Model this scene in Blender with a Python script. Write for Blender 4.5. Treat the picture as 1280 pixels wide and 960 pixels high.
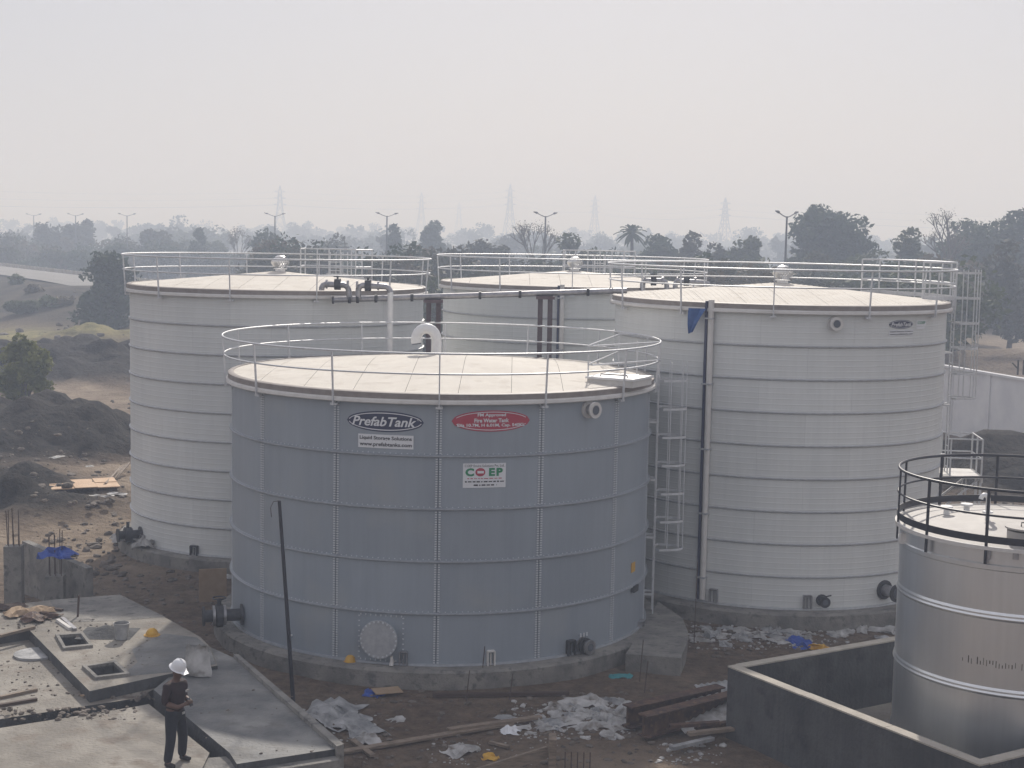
import bpy, bmesh, math, random
import numpy as np
from mathutils import Vector, Matrix, noise
from mathutils.geometry import tessellate_polygon
R_ = math.radians
random.seed(7); RNG = np.random.default_rng(7)
sc = bpy.context.scene
for o in list(bpy.data.objects): bpy.data.objects.remove(o)
C = sc.collection

# ---------------------------------------------------------------- camera, sky, sun, exposure
F, PIT, ROLL, CH = 1886.0, 0.10082, 0.01847, 9.85
cam_d = bpy.data.cameras.new('camera'); cam = bpy.data.objects.new('camera', cam_d); C.objects.link(cam)
cam_d.sensor_width = 36; cam_d.lens = F/1280*36; cam_d.clip_start = .5; cam_d.clip_end = 9000
cam.matrix_world = Matrix.Translation((0, 0, CH)) @ Matrix.Rotation(R_(90)-PIT, 4, 'X') @ Matrix.Rotation(ROLL, 4, 'Z')
sc.camera = cam
SUN_EL, SUN_AZ = R_(35), R_(5)          # azimuth from +Y towards +X
wd = bpy.data.worlds.new('World'); sc.world = wd; wd.use_nodes = True
wn = wd.node_tree.nodes; wl = wd.node_tree.links
sky = wn.new('ShaderNodeTexSky'); sky.sky_type = 'NISHITA'; sky.sun_disc = False
sky.sun_elevation = SUN_EL; sky.sun_rotation = SUN_AZ
sky.altitude = 0; sky.air_density = 1.0; sky.dust_density = 2.0; sky.ozone_density = 2.0
# thick even dust veil over the clear-sky colour: the whole dome goes pale
veil = wn.new('ShaderNodeMix'); veil.data_type = 'RGBA'; veil.inputs[0].default_value = .86; veil.inputs[7].default_value = (4.02, 3.98, 4.42, 1)
wl.new(sky.outputs[0], veil.inputs[6]); wl.new(veil.outputs[2], wn['Background'].inputs[0]); wn['Background'].inputs[1].default_value = .12
sd = bpy.data.lights.new('sun', 'SUN'); so = bpy.data.objects.new('sun', sd); C.objects.link(so)
sd.energy = 3.5; sd.angle = R_(1.2); sd.color = (1, .955, .90)
sv = Vector((math.sin(SUN_AZ)*math.cos(SUN_EL), math.cos(SUN_AZ)*math.cos(SUN_EL), math.sin(SUN_EL)))
so.rotation_euler = sv.to_track_quat('Z', 'Y').to_euler(); so.location = (0, 60, 60)
vs = sc.view_settings; vs.view_transform = 'Standard'; vs.look = 'None'; vs.exposure = .2; vs.gamma = 1; vs.use_curve_mapping = False
sc.cycles.use_denoising = True; sc.cycles.max_bounces = 6; sc.cycles.diffuse_bounces = 3; sc.cycles.glossy_bounces = 3
sc.cycles.transparent_max_bounces = 6; sc.cycles.volume_bounces = 1; sc.cycles.sample_clamp_indirect = 6
sc.cycles.use_adaptive_sampling = True; sc.cycles.adaptive_threshold = .015

# ---------------------------------------------------------------- pixel helpers (a pixel gives a direction; depth from the ground or a wall)
cp, sp, cr, sr = math.cos(PIT), math.sin(PIT), math.cos(ROLL), math.sin(ROLL)
def ray(x, y):
    uu, vv = (x-640)/F, (y-480)/F
    u, v = uu*cr+vv*sr, -uu*sr+vv*cr
    return Vector((u, cp-v*sp, -sp-v*cp))
def P(x, y, z=-.4):
    d = ray(x, y); t = (z-CH)/d.z; return Vector((d.x*t, d.y*t, z))
def PY(x, y, Y):
    d = ray(x, y); t = Y/d.y; return Vector((d.x*t, Y, CH+d.z*t))

# ---------------------------------------------------------------- materials
def M(name, c1, c2=None, scale=4, rough=.7, metal=0, bump=0, bscale=30, squash=(1, 1, 1), lo=.35, hi=.65, rvar=0, spec=.5, c3=None, s3=20, transl=0, pervar=0, streak=0):
    m = bpy.data.materials.new(name); m.use_nodes = True; n, l = m.node_tree.nodes, m.node_tree.links
    b = n['Principled BSDF']; b.inputs['Roughness'].default_value = rough; b.inputs['Metallic'].default_value = metal
    b.inputs['Specular IOR Level'].default_value = spec
    geo = n.new('ShaderNodeNewGeometry'); mp = n.new('ShaderNodeMapping'); mp.inputs['Scale'].default_value = squash
    l.new(geo.outputs['Position'], mp.inputs[0])
    b.inputs['Base Color'].default_value = (*c1, 1)
    if c2:
        t = n.new('ShaderNodeTexNoise'); t.inputs['Scale'].default_value = scale; t.inputs['Detail'].default_value = 6; t.inputs['Roughness'].default_value = .6
        l.new(mp.outputs[0], t.inputs[0])
        rp = n.new('ShaderNodeValToRGB'); rp.color_ramp.elements[0].position = lo; rp.color_ramp.elements[1].position = hi
        rp.color_ramp.elements[0].color = (*c1, 1); rp.color_ramp.elements[1].color = (*c2, 1)
        l.new(t.outputs[0], rp.inputs[0]); out = rp.outputs[0]
        if c3:
            t3 = n.new('ShaderNodeTexNoise'); t3.inputs['Scale'].default_value = s3; t3.inputs['Detail'].default_value = 4
            l.new(geo.outputs['Position'], t3.inputs[0])
            r3 = n.new('ShaderNodeValToRGB'); r3.color_ramp.elements[0].position = .55; r3.color_ramp.elements[1].position = .68
            l.new(t3.outputs[0], r3.inputs[0])
            mx = n.new('ShaderNodeMix'); mx.data_type = 'RGBA'; mx.inputs[7].default_value = (*c3, 1)
            l.new(r3.outputs[0], mx.inputs[0]); l.new(out, mx.inputs[6]); out = mx.outputs[2]
        l.new(out, b.inputs['Base Color'])
        if rvar:
            mr = n.new('ShaderNodeMapRange'); mr.inputs[1].default_value = lo; mr.inputs[2].default_value = hi
            mr.inputs[3].default_value = max(.05, rough-rvar); mr.inputs[4].default_value = min(1, rough+rvar)
            l.new(t.outputs[0], mr.inputs[0]); l.new(mr.outputs[0], b.inputs['Roughness'])
    if pervar or streak:
        src = b.inputs['Base Color'].links[0].from_socket; val = None
        oi = n.new('ShaderNodeObjectInfo'); m1 = n.new('ShaderNodeMapRange'); m1.inputs[3].default_value = 1-pervar; m1.inputs[4].default_value = 1+pervar; l.new(oi.outputs['Random'], m1.inputs[0])
        mp2 = n.new('ShaderNodeMapping'); mp2.inputs['Scale'].default_value = (5, 5, .22); l.new(geo.outputs['Position'], mp2.inputs[0])
        ts = n.new('ShaderNodeTexNoise'); ts.inputs['Scale'].default_value = 1.6; ts.inputs['Detail'].default_value = 7; ts.inputs['Roughness'].default_value = .7; l.new(mp2.outputs[0], ts.inputs[0])
        m2 = n.new('ShaderNodeMapRange'); m2.inputs[1].default_value = .35; m2.inputs[2].default_value = .75; m2.inputs[3].default_value = 1+streak*.5; m2.inputs[4].default_value = 1-streak; l.new(ts.outputs[0], m2.inputs[0])
        mm = n.new('ShaderNodeMath'); mm.operation = 'MULTIPLY'; l.new(m1.outputs[0], mm.inputs[0]); l.new(m2.outputs[0], mm.inputs[1])
        vm = n.new('ShaderNodeVectorMath'); vm.operation = 'SCALE'; l.new(src, vm.inputs[0]); l.new(mm.outputs[0], vm.inputs['Scale']); l.new(vm.outputs[0], b.inputs['Base Color'])
    if bump:
        tb = n.new('ShaderNodeTexNoise'); tb.inputs['Scale'].default_value = bscale; tb.inputs['Detail'].default_value = 5
        l.new(mp.outputs[0], tb.inputs[0])
        bp = n.new('ShaderNodeBump'); bp.inputs['Strength'].default_value = bump; bp.inputs['Distance'].default_value = .05
        l.new(tb.outputs[0], bp.inputs['Height']); l.new(bp.outputs[0], b.inputs['Normal'])
    if transl:
        tr = n.new('ShaderNodeBsdfTranslucent'); tr.inputs[0].default_value = (*(c2 or c1), 1)
        ms = n.new('ShaderNodeMixShader'); ms.inputs[0].default_value = transl
        l.new(b.outputs[0], ms.inputs[1]); l.new(tr.outputs[0], ms.inputs[2]); l.new(ms.outputs[0], n['Material Output'].inputs[0])
    return m
MAT = dict(
    blue_steel=M('blue_grey_coated_steel', (.275, .310, .352), (.308, .344, .384), .9, .45, .1, .05, 2, (1, 1, .35), c3=(.33, .355, .375), s3=.5, pervar=.05, streak=.06),
    white_steel=M('off_white_coated_sheet', (.61, .625, .612), (.67, .682, .664), .8, .55, 0, .02, 3, (1, 1, .3), pervar=.035, streak=.05),
    joint=M('dark_sealant', (.10, .11, .13), rough=.8), joint_pale=M('grey_sealant', (.3, .31, .32), rough=.8),
    ring=M('galvanised_angle', (.30, .32, .35), (.38, .40, .43), 9, .5, .3),
    ring_pale=M('pale_galvanised_angle', (.40, .41, .43), (.5, .51, .52), 9, .5, .3),
    galv=M('galvanised_tube', (.54, .55, .57), (.66, .67, .68), 14, .45, .25),
    bolt=M('zinc_bolt', (.60, .62, .64), rough=.45, metal=.1),
    roof=M('cream_roof_sheet', (.60, .56, .495), (.67, .63, .56), 1.3, .8, 0, .03, 3, c3=(.55, .505, .44), s3=2.2, spec=.25),
    flash=M('pale_flashing', (.60, .58, .55), (.68, .66, .63), 4, .7, spec=.3),
    fascia=M('brown_grey_fascia', (.22, .19, .175), (.28, .25, .23), 5, .6),
    white=M('white_paint', (.78, .78, .77), (.7, .7, .7), 6, .45),
    alu=M('bare_aluminium', (.8, .8, .8), (.7, .7, .7), 8, .3, .8),
    navy=M('navy_vinyl', (.018, .024, .07), rough=.4), red=M('red_vinyl', (.42, .03, .06), rough=.4),
    sign=M('white_vinyl', (.72, .73, .75), rough=.45), ink=M('black_print', (.015, .015, .02), rough=.5),
    green=M('green_print', (.01, .22, .09), rough=.5), redink=M('red_print', (.4, .02, .05), rough=.5),
    stainless=M('bright_stainless', (.80, .82, .84), (.86, .875, .88), .7, .34, .9, .012, 1.0, (1, 1, .6), streak=.05),
    stainless_top=M('bright_steel_roof', (.42, .40, .375), (.5, .48, .45), 2.5, .7, .1, .04, 3, spec=.3),
    black=M('black_enamel', (.012, .013, .022), (.02, .02, .03), 8, .4),
    purple=M('oxide_painted_steel', (.075, .045, .055), (.12, .085, .09), 6, .6),
    iron=M('dark_cast_iron', (.03, .033, .04), (.06, .06, .065), 10, .55, .2),
    pipe=M('dull_pipe_steel', (.28, .28, .3), (.42, .41, .42), 9, .4, .7),
    rust=M('rusty_beam_steel', (.045, .026, .022), (.12, .065, .042), 5, .75, .1, .3, 40, c3=(.17, .10, .06), s3=9),
    concrete=M('site_concrete', (.15, .145, .135), (.27, .255, .23), 1.6, .88, 0, .5, 22, c3=(.12, .115, .11), s3=5),
    slab=M('beige_screed', (.14, .125, .105), (.31, .285, .245), .8, .85, 0, .6, 14, lo=.3, hi=.66, c3=(.19, .16, .13), s3=2.2),  # beige concrete of the slab decks and the pit floor
    wet=M('damp_screed', (.095, .098, .10), (.27, .265, .25), .6, .75, 0, .5, 14, lo=.38, hi=.62, rvar=.12, c3=(.15, .145, .135), s3=2.0),
    dark_render_and_shade=M('dark_cement_render_and_shade', (.045, .047, .05), (.085, .086, .088), .9, .9, 0, .5, 14, c3=(.038, .039, .042), s3=1.7, streak=.25),  # pit wall render; also paints shade onto the slab's side faces
    coping=M('pale_coping', (.36, .33, .28), (.46, .42, .36), 3, .85, 0, .3, 30),
    plaster=M('pale_boundary_plaster', (.60, .60, .62), (.72, .72, .72), .7, .9, 0, .2, 12),
    wood=M('raw_timber', (.16, .125, .095), (.28, .22, .165), 5, .8, 0, .3, 50, (1, 1, 6)),
    ply=M('orange_plywood', (.46, .29, .165), (.58, .40, .25), 2, .7),
    card=M('brown_cardboard', (.3, .21, .13), (.36, .26, .17), 4, .85),
    plastic=M('white_plastic_sheet', (.22, .215, .205), (.5, .49, .48), 2.2, .6, 0, .2, 12, c3=(.15, .125, .1), s3=2.6),
    greyplastic=M('grey_plastic_sheet', (.16, .165, .17), (.42, .42, .42), 2.5, .5, 0, .3, 10),
    blue=M('blue_tarpaulin', (.012, .05, .30), (.025, .09, .42), 3, .5), flagblue=M('blue_cloth', (.03, .085, .25), (.05, .12, .32), 5, .8),
    yellow=M('yellow_plastic', (.62, .36, .03), (.5, .26, .02), 8, .45), teal=M('teal_plastic', (.03, .22, .24), rough=.5),
    asphalt=M('worn_asphalt', (.17, .17, .17), (.24, .235, .23), .4, .9), rebar=M('rusty_rebar', (.07, .045, .035), rough=.8),
    bark=M('bark', (.07, .055, .042), (.11, .09, .07), 6, .9), polemat=M('galvanised_pole', (.16, .165, .18), rough=.55, metal=.2),
    rock=M('loose_stone', (.08, .068, .056), (.19, .16, .135), 1.5, .9, 0, .3, 20),
    skin=M('skin', (.11, .058, .04), rough=.6), shirt=M('maroon_shirt', (.016, .006, .008), (.026, .010, .013), 20, .85),
    trousers=M('navy_trousers', (.008, .010, .018), (.014, .016, .026), 20, .85), shoe=M('dark_shoe', (.02, .018, .02), rough=.6),
    helmet=M('white_helmet', (.75, .76, .78), rough=.35), stain=M('dark_stain', (.06, .05, .045), rough=.7),
    net=M('dark_green_net', (.025, .035, .035), (.05, .062, .055), 1.5, .9, 0, .5, 6),
)

# ---------------------------------------------------------------- mesh builder
class MB:
    def __init__(s): s.v = []; s.f = []
    def add(s, vs, fs):
        k = len(s.v); s.v += [tuple(v) for v in vs]; s.f += [tuple(i+k for i in f) for f in fs]; return s
    def box(s, c, d, rz=0, m=None):
        x, y, z = d[0]/2, d[1]/2, d[2]/2
        q = m or (Matrix.Translation(c) @ Matrix.Rotation(rz, 4, 'Z'))
        vs = [q @ Vector((a*x, b*y, e*z)) for e in (-1, 1) for a, b in ((-1, -1), (1, -1), (1, 1), (-1, 1))]
        return s.add(vs, [(3, 2, 1, 0), (4, 5, 6, 7), (0, 1, 5, 4), (1, 2, 6, 5), (2, 3, 7, 6), (3, 0, 4, 7)])
    def bar(s, a, b, w, h=None, up=(0, 0, 1)):
        a, b = Vector(a), Vector(b); d = (b-a); L = d.length; d.normalize(); u = Vector(up)
        if abs(d.dot(u)) > .97: u = Vector((1, 0, 0))
        r = d.cross(u).normalized(); u = r.cross(d)
        m = Matrix((r, d, u)).transposed().to_4x4(); m.translation = (a+b)/2
        return s.box((0, 0, 0), (w, L, h or w), m=m)
    def tube(s, pts, r, n=8, closed=False, cap=True):
        pts = [Vector(p) for p in pts]; rs = r if isinstance(r, (list, tuple)) else [r]*len(pts); N = len(pts)
        k = len(s.v); u = None
        for i, p in enumerate(pts):
            if closed: t = pts[(i+1) % N]-pts[i-1]
            else: t = pts[min(i+1, N-1)]-pts[max(i-1, 0)]
            t.normalize()
            if u is None:
                u = Vector((0, 0, 1)) if abs(t.z) < .9 else Vector((1, 0, 0))
            u = (u-t*u.dot(t)).normalized(); w = t.cross(u)
            s.v += [tuple(p+(u*math.cos(2*math.pi*j/n)+w*math.sin(2*math.pi*j/n))*rs[i]) for j in range(n)]
        for i in range(N if closed else N-1):
            i2 = (i+1) % N
            s.f += [(k+i*n+j, k+i*n+(j+1) % n, k+i2*n+(j+1) % n, k+i2*n+j) for j in range(n)]
        if cap and not closed:
            s.f.append(tuple(k+j for j in range(n))[::-1]); s.f.append(tuple(k+(N-1)*n+j for j in range(n)))
        return s
    def ringtube(s, R, z, r, n=96, m=6, a0=0, a1=2*math.pi):
        full = abs(a1-a0-2*math.pi) < 1e-6
        return s.tube([cyl(R, a0+(a1-a0)*i/n, z) for i in range(n if full else n+1)], r, m, closed=full)
    def lathe(s, prof, n=96, close=False):
        k = len(s.v); q = len(prof)
        for i in range(n): s.v += [tuple(cyl(r, 2*math.pi*i/n, z)) for r, z in prof]
        for i in range(n):
            i2 = (i+1) % n
            for j in range(q if close else q-1):
                j2 = (j+1) % q
                s.f.append((k+i*q+j, k+i2*q+j, k+i2*q+j2, k+i*q+j2))
        return s
    def disc(s, a, b, r, n=16):
        return s.tube([a, b], r, n)
    def prism(s, poly, z0, z1, holes=()):
        loops = [list(poly)]+[list(h) for h in holes]
        flat = [p for lp in loops for p in lp]; k = len(s.v); N = len(flat)
        s.v += [(p[0], p[1], z1) for p in flat]+[(p[0], p[1], z0) for p in flat]
        for t in tessellate_polygon([[Vector((p[0], p[1], 0)) for p in lp] for lp in loops]):
            a, b, c = (flat[i] for i in t)
            if (b[0]-a[0])*(c[1]-a[1])-(b[1]-a[1])*(c[0]-a[0]) < 0: t = t[::-1]
            s.f.append(tuple(k+i for i in t)); s.f.append(tuple(k+N+i for i in t[::-1]))
        o = 0
        for lp in loops:
            n = len(lp)
            for i in range(n): s.f.append((k+o+i, k+N+o+i, k+N+o+(i+1) % n, k+o+(i+1) % n))
            o += n
        return s
def cyl(R, a, z): return Vector((R*math.sin(a), -R*math.cos(a), z))   # a = 0 faces -Y, a > 0 towards +X
def mesh(name, mb, mat, smooth=False, recalc=True):
    me = bpy.data.meshes.new(name); me.from_pydata(mb.v, [], mb.f); me.materials.append(MAT[mat] if isinstance(mat, str) else mat)
    if recalc:
        bm = bmesh.new(); bm.from_mesh(me); bmesh.ops.recalc_face_normals(bm, faces=bm.faces); bm.to_mesh(me); bm.free()
    if smooth:
        me.shade_smooth() if hasattr(me, 'shade_smooth') else None
        if smooth != 'all': me.set_sharp_from_angle(angle=R_(smooth if smooth is not True else 35))
    me.update(); return me
def ob(name, data, parent=None, loc=(0, 0, 0), rot=(0, 0, 0)):
    o = bpy.data.objects.new(name, data); C.objects.link(o); o.parent = parent; o.location = loc; o.rotation_euler = rot; return o
def part(name, mb, mat, parent, smooth=True, loc=(0, 0, 0), rot=(0, 0, 0), kind=None, label=None):
    o = ob(name, mesh(name, mb, mat, smooth), parent, loc, rot)
    if kind: o['kind'] = kind
    if label: o['label'] = label
    return o
def tag(o, label, cat, group=None, kind=None):
    o['label'] = label
    if cat: o['category'] = cat
    if group: o['group'] = group
    if kind: o['kind'] = kind
    return o
def root(name, label, cat, loc=(0, 0, 0), rz=0, group=None):
    return tag(ob(name, None, None, loc, (0, 0, rz)), label, cat, group)
def single(name, mb, mat, label, cat, loc=(0, 0, 0), rz=0, group=None, smooth=True, kind=None):
    return tag(ob(name, mesh(name, mb, mat, smooth), None, loc, (0, 0, rz)), label, cat, group, kind)

# ---------------------------------------------------------------- ground
def seg_d(x, y, a, b):
    ax, ay = a; bx, by = b; t = ((x-ax)*(bx-ax)+(y-ay)*(by-ay))/((bx-ax)**2+(by-ay)**2)
    t = np.clip(t, 0, 1); return np.hypot(x-ax-t*(bx-ax), y-ay-t*(by-ay))
def ss(a, b, x):
    t = np.clip((x-a)/(b-a), 0, 1); return t*t*(3-2*t)
HEAPS = [(*P(20, 560)[:2], 8, 4.5, .75), (*P(95, 550)[:2], 6, 4, .8), (*P(-60, 560)[:2], 9, 7, 1.1), (*P(145, 562)[:2], 4, 3.5, .6),
         (*P(30, 642)[:2], 3.0, 2.2, .6), (*P(-40, 620)[:2], 6, 5, 1.0), (*P(40, 462)[:2], 8, 6, .7), (*P(100, 462)[:2], 8, 7, 1.1), (*P(160, 466)[:2], 7, 7, 1.3),
         (*P(-30, 470)[:2], 9, 8, 1.2), (*P(1262, 610)[:2], 6.0, 4, 1.2), (*P(1330, 600)[:2], 7, 5, 1.6)]
FARHEAPS = [(*P(130, 430)[:2], 10, 6, 1.0), (*P(1240, 463)[:2], 12, 5, 1.2)]
ROAD_A, ROAD_D = np.array((-49.5, 177.0)), np.array((-.536, .844))
def roadcoord(x, y):
    dx, dy = x-ROAD_A[0], y-ROAD_A[1]
    return dx*ROAD_D[0]+dy*ROAD_D[1], dx*ROAD_D[1]-dy*ROAD_D[0]
def heap_w(x, y, hs):
    w = 0*x
    for hx, hy, rx, ry, h in hs: w = w+h*np.exp(-((x-hx)/rx)**2*1.6-((y-hy)/ry)**2*1.6)
    return w
def fbm(x, y, s, o=4, seed=0):
    return np.array([noise.fractal(Vector((a*s+seed, b*s, seed*1.7)), .9, 2.1, o) for a, b in zip(x.ravel(), y.ravel())]).reshape(x.shape)
def ground_parts(x, y):
    hw = heap_w(x, y, HEAPS)+heap_w(x, y, FARHEAPS)
    t, u = roadcoord(x, y)
    emb = 3.35*(1-ss(6, 24, np.abs(u)))*ss(-48, -8, t)
    return hw, emb
def spaced(lo, f0, f1, hi, st, gr):
    a = list(np.arange(f0, f1, st)); s = st; x = a[-1]
    while x < hi: s *= gr; x += s; a.append(x)
    s = st; x = f0; b = []
    while x > lo: s *= gr; x -= s; b.append(x)
    return np.array(b[::-1]+a)
gx, gy = spaced(-2600, -44, 14, 2600, .38, 1.13), spaced(-600, 19, 132, 4500, .38, 1.09)
GX, GY = np.meshgrid(gx, gy)
hw, emb = ground_parts(GX, GY)
n1, n2, n3 = fbm(GX, GY, .16, 4, 3), fbm(GX, GY, .9, 4, 9), fbm(GX, GY, .012, 3, 5)
near = np.exp(-((GX-1)/11)**4-((GY-40)/16)**4)
rough_w = np.clip(hw, 0, 1)
farfade = 1-ss(90, 220, GY)
n4 = fbm(GX, GY, .42, 3, 21); er = 1-np.clip(emb/2.5, 0, 1)
GZ = -.4+hw*(1+.5*n1)+emb+(.05+.36*rough_w)*n2*(1-.55*near)*farfade+.55*rough_w*n4*farfade+.16*n1*(1-near)*er+n3*1.2*ss(110, 260, GY)*er
GZ -= .02
def gz(x, y):
    i = min(max(np.searchsorted(gx, x)-1, 0), len(gx)-2); j = min(max(np.searchsorted(gy, y)-1, 0), len(gy)-2)
    fx, fy = (x-gx[i])/(gx[i+1]-gx[i]), (y-gy[j])/(gy[j+1]-gy[j])
    return float((GZ[j, i]*(1-fx)+GZ[j, i+1]*fx)*(1-fy)+(GZ[j+1, i]*(1-fx)+GZ[j+1, i+1]*fx)*fy)
def on(x, y):                                    # pixel -> point on the ground as built
    p = P(x, y)
    for _ in range(6): p = P(x, y, gz(p.x, p.y))
    return p
def xy(x, y): return tuple(P(x, y)[:2])
dark = np.clip(heap_w(GX, GY, HEAPS)*2.2-.25+.5*n1, 0, 1)
tan_ = np.maximum.reduce([1-ss(1.2, 3.4, seg_d(GX, GY, xy(40, 470), xy(110, 496))), 1-ss(1.2, 3.4, seg_d(GX, GY, xy(110, 496), xy(200, 545))),
                          1-ss(.6, 2.2, seg_d(GX, GY, xy(20, 596), xy(170, 585))), np.exp(-((GX-xy(95, 660)[0])/5.2)**4-((GY-xy(95, 660)[1])/8)**4)*.95,
                          np.exp(-((GX-xy(150, 610)[0])/3)**2-((GY-xy(150, 610)[1])/9)**2),
                          .9*np.exp(-((GX-50)/26)**4-((GY-150)/30)**2), .55*np.exp(-((GX-2.4)/2.2)**2-((GY-28.2)/1.3)**2)])
tan_ = np.clip(tan_+.45*n1*tan_*(1-tan_)*4, 0, 1)*(1-.85*np.clip(dark*1.3, 0, 1)*(GY < 120))
gras = np.clip(np.exp(-((GX-xy(60, 424)[0])/17)**2-((GY-xy(60, 424)[1])/7)**2)*(1.5+.8*n1), 0, 1)*(GY > 108)*(GX < -20)
scrub = np.maximum(ss(138, 165, GY), ss(.2, 1.2, emb))*(1-.9*np.exp(-((GX-50)/26)**4-((GY-150)/30)**2))
nx_, ny_ = len(gx), len(gy)
vv = np.stack([GX, GY, GZ], -1).reshape(-1, 3)
ii = np.arange(nx_*ny_).reshape(ny_, nx_)
ff = np.stack([ii[:-1, :-1], ii[:-1, 1:], ii[1:, 1:], ii[1:, :-1]], -1).reshape(-1, 4)
me = bpy.data.meshes.new('ground'); me.from_pydata(vv.tolist(), [], ff.tolist()); me.shade_smooth()
att = me.color_attributes.new('zones', 'FLOAT_COLOR', 'POINT')
att.data.foreach_set('color', np.stack([dark, tan_, gras, scrub], -1).reshape(-1).astype(np.float32))
gm = bpy.data.materials.new('site_soil'); gm.use_nodes = True; n, l = gm.node_tree.nodes, gm.node_tree.links
b = n['Principled BSDF']; b.inputs['Roughness'].default_value = .95; b.inputs['Specular IOR Level'].default_value = .2
at = n.new('ShaderNodeVertexColor'); at.layer_name = 'zones'; sp_ = n.new('ShaderNodeSeparateColor'); l.new(at.outputs[0], sp_.inputs[0])
geo = n.new('ShaderNodeNewGeometry')
def nz(s, d=6):
    t = n.new('ShaderNodeTexNoise'); t.inputs['Scale'].default_value = s; t.inputs['Detail'].default_value = d; t.inputs['Roughness'].default_value = .65; l.new(geo.outputs['Position'], t.inputs[0]); return t.outputs[0]
def ramp(f, c1, c2, lo=.35, hi=.65):
    r = n.new('ShaderNodeValToRGB'); e = r.color_ramp.elements; e[0].position, e[1].position = lo, hi; e[0].color, e[1].color = (*c1, 1), (*c2, 1); l.new(f, r.inputs[0]); return r.outputs[0]
def mix(f, a, b_):
    m = n.new('ShaderNodeMix'); m.data_type = 'RGBA'; l.new(f, m.inputs[0]); l.new(a, m.inputs[6]); l.new(b_, m.inputs[7]); return m.outputs[2]
N1, N2, N3 = nz(.8), nz(3.5), nz(.06, 4)
col = mix(ramp(nz(.33, 5), (0, 0, 0), (.75, .75, .75), .42, .66), ramp(N2, (.075, .054, .039), (.19, .138, .099), .3, .7), ramp(N2, (.12, .092, .066), (.23, .178, .13), .3, .7))
col = mix(sp_.outputs[1], col, ramp(N1, (.19, .145, .105), (.34, .27, .20)))
col = mix(sp_.outputs[0], col, ramp(N2, (.008, .007, .0065), (.04, .033, .028)))
col = mix(sp_.outputs[2], col, ramp(N1, (.15, .145, .055), (.33, .28, .12)))
col = mix(at.outputs[1], col, ramp(nz(.22, 7), (.022, .019, .016), (.085, .07, .052), .36, .62))
l.new(col, b.inputs['Base Color'])
bp = n.new('ShaderNodeBump'); bp.inputs['Strength'].default_value = .9; bp.inputs['Distance'].default_value = .3; l.new(N2, bp.inputs['Height']); l.new(bp.outputs[0], b.inputs['Normal'])
me.materials.append(gm); ground = ob('ground', me); ground['kind'] = 'structure'; ground['label'] = 'bare brown soil of the building site running out to scrubland'
# elevated road on its embankment
mb = MB(); k = 0
for t in np.arange(-8, 420, 12):
    for u in (-4.8, 4.8):
        p = ROAD_A+ROAD_D*t+np.array((ROAD_D[1], -ROAD_D[0]))*u
        mb.v.append((p[0], p[1], 3.12 if t > 0 else 2.95)); k += 1
mb.f = [(i, i+1, i+3, i+2) for i in range(0, k-2, 2)]
o = ob('road', mesh('road', mb, 'asphalt')); o['kind'] = 'structure'; o['label'] = 'pale asphalt road on a low embankment beyond the soil heaps'
for u in (-5.2, 5.2):
    mb = MB()
    for t in np.arange(-6, 400, 2.0):
        p = ROAD_A+ROAD_D*t+np.array((ROAD_D[1], -ROAD_D[0]))*u
        mb.box((p[0], p[1], 3.3), (.3, 1.1, .55), math.atan2(-ROAD_D[0], ROAD_D[1]))
    if u > 0: single('parapet', mb, 'coping', 'broken low parapet of blocks along the far edge of the embankment road', 'parapet', smooth=False, kind='stuff')

# ---------------------------------------------------------------- tanks
class Tank: pass
def hit(T, x, y, rr=0):
    d = ray(x, y); ox, oy = -T.cx, -T.cy; R = T.R+rr
    a, b_, c = d.x**2+d.y**2, 2*(ox*d.x+oy*d.y), ox*ox+oy*oy-R*R
    q = b_*b_-4*a*c
    t = (-b_-math.sqrt(max(q, 0)))/(2*a)
    X, Y = d.x*t-T.cx, d.y*t-T.cy
    return math.atan2(X, -Y), CH+d.z*t-T.z0
def panel_mesh(R, da, c, segs, ribs, bolts, mat):
    mb = MB(); g = (.0012 if ribs else .006)/R; prof = [(R-.03, .004), (R, .006)]
    if ribs:
        h = c/ribs
        for i in range(ribs):
            z = h*(i+.5)
            if i: prof += []
            prof += [(R, z-.02), (R+.003, z-.010), (R+.003, z+.010), (R, z+.02)]
    prof += [(R, c-.006), (R-.03, c-.004)]
    q = len(prof)
    for i in range(segs+1):
        a = g+(da-2*g)*i/segs
        mb.v += [tuple(cyl(r, a, z)) for r, z in prof]
    mb.f += [(i*q+j, (i+1)*q+j, (i+1)*q+j+1, i*q+j+1) for i in range(segs) for j in range(q-1)]
    if bolts:
        for i in range(bolts):
            z = c*(i+.5)/bolts; a = .05/R
            mb.box(cyl(R+.008, a, z), (.026, .022, .026), a)
    return mesh('wall_panel', mb, mat, 14 if ribs else 40)
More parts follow.
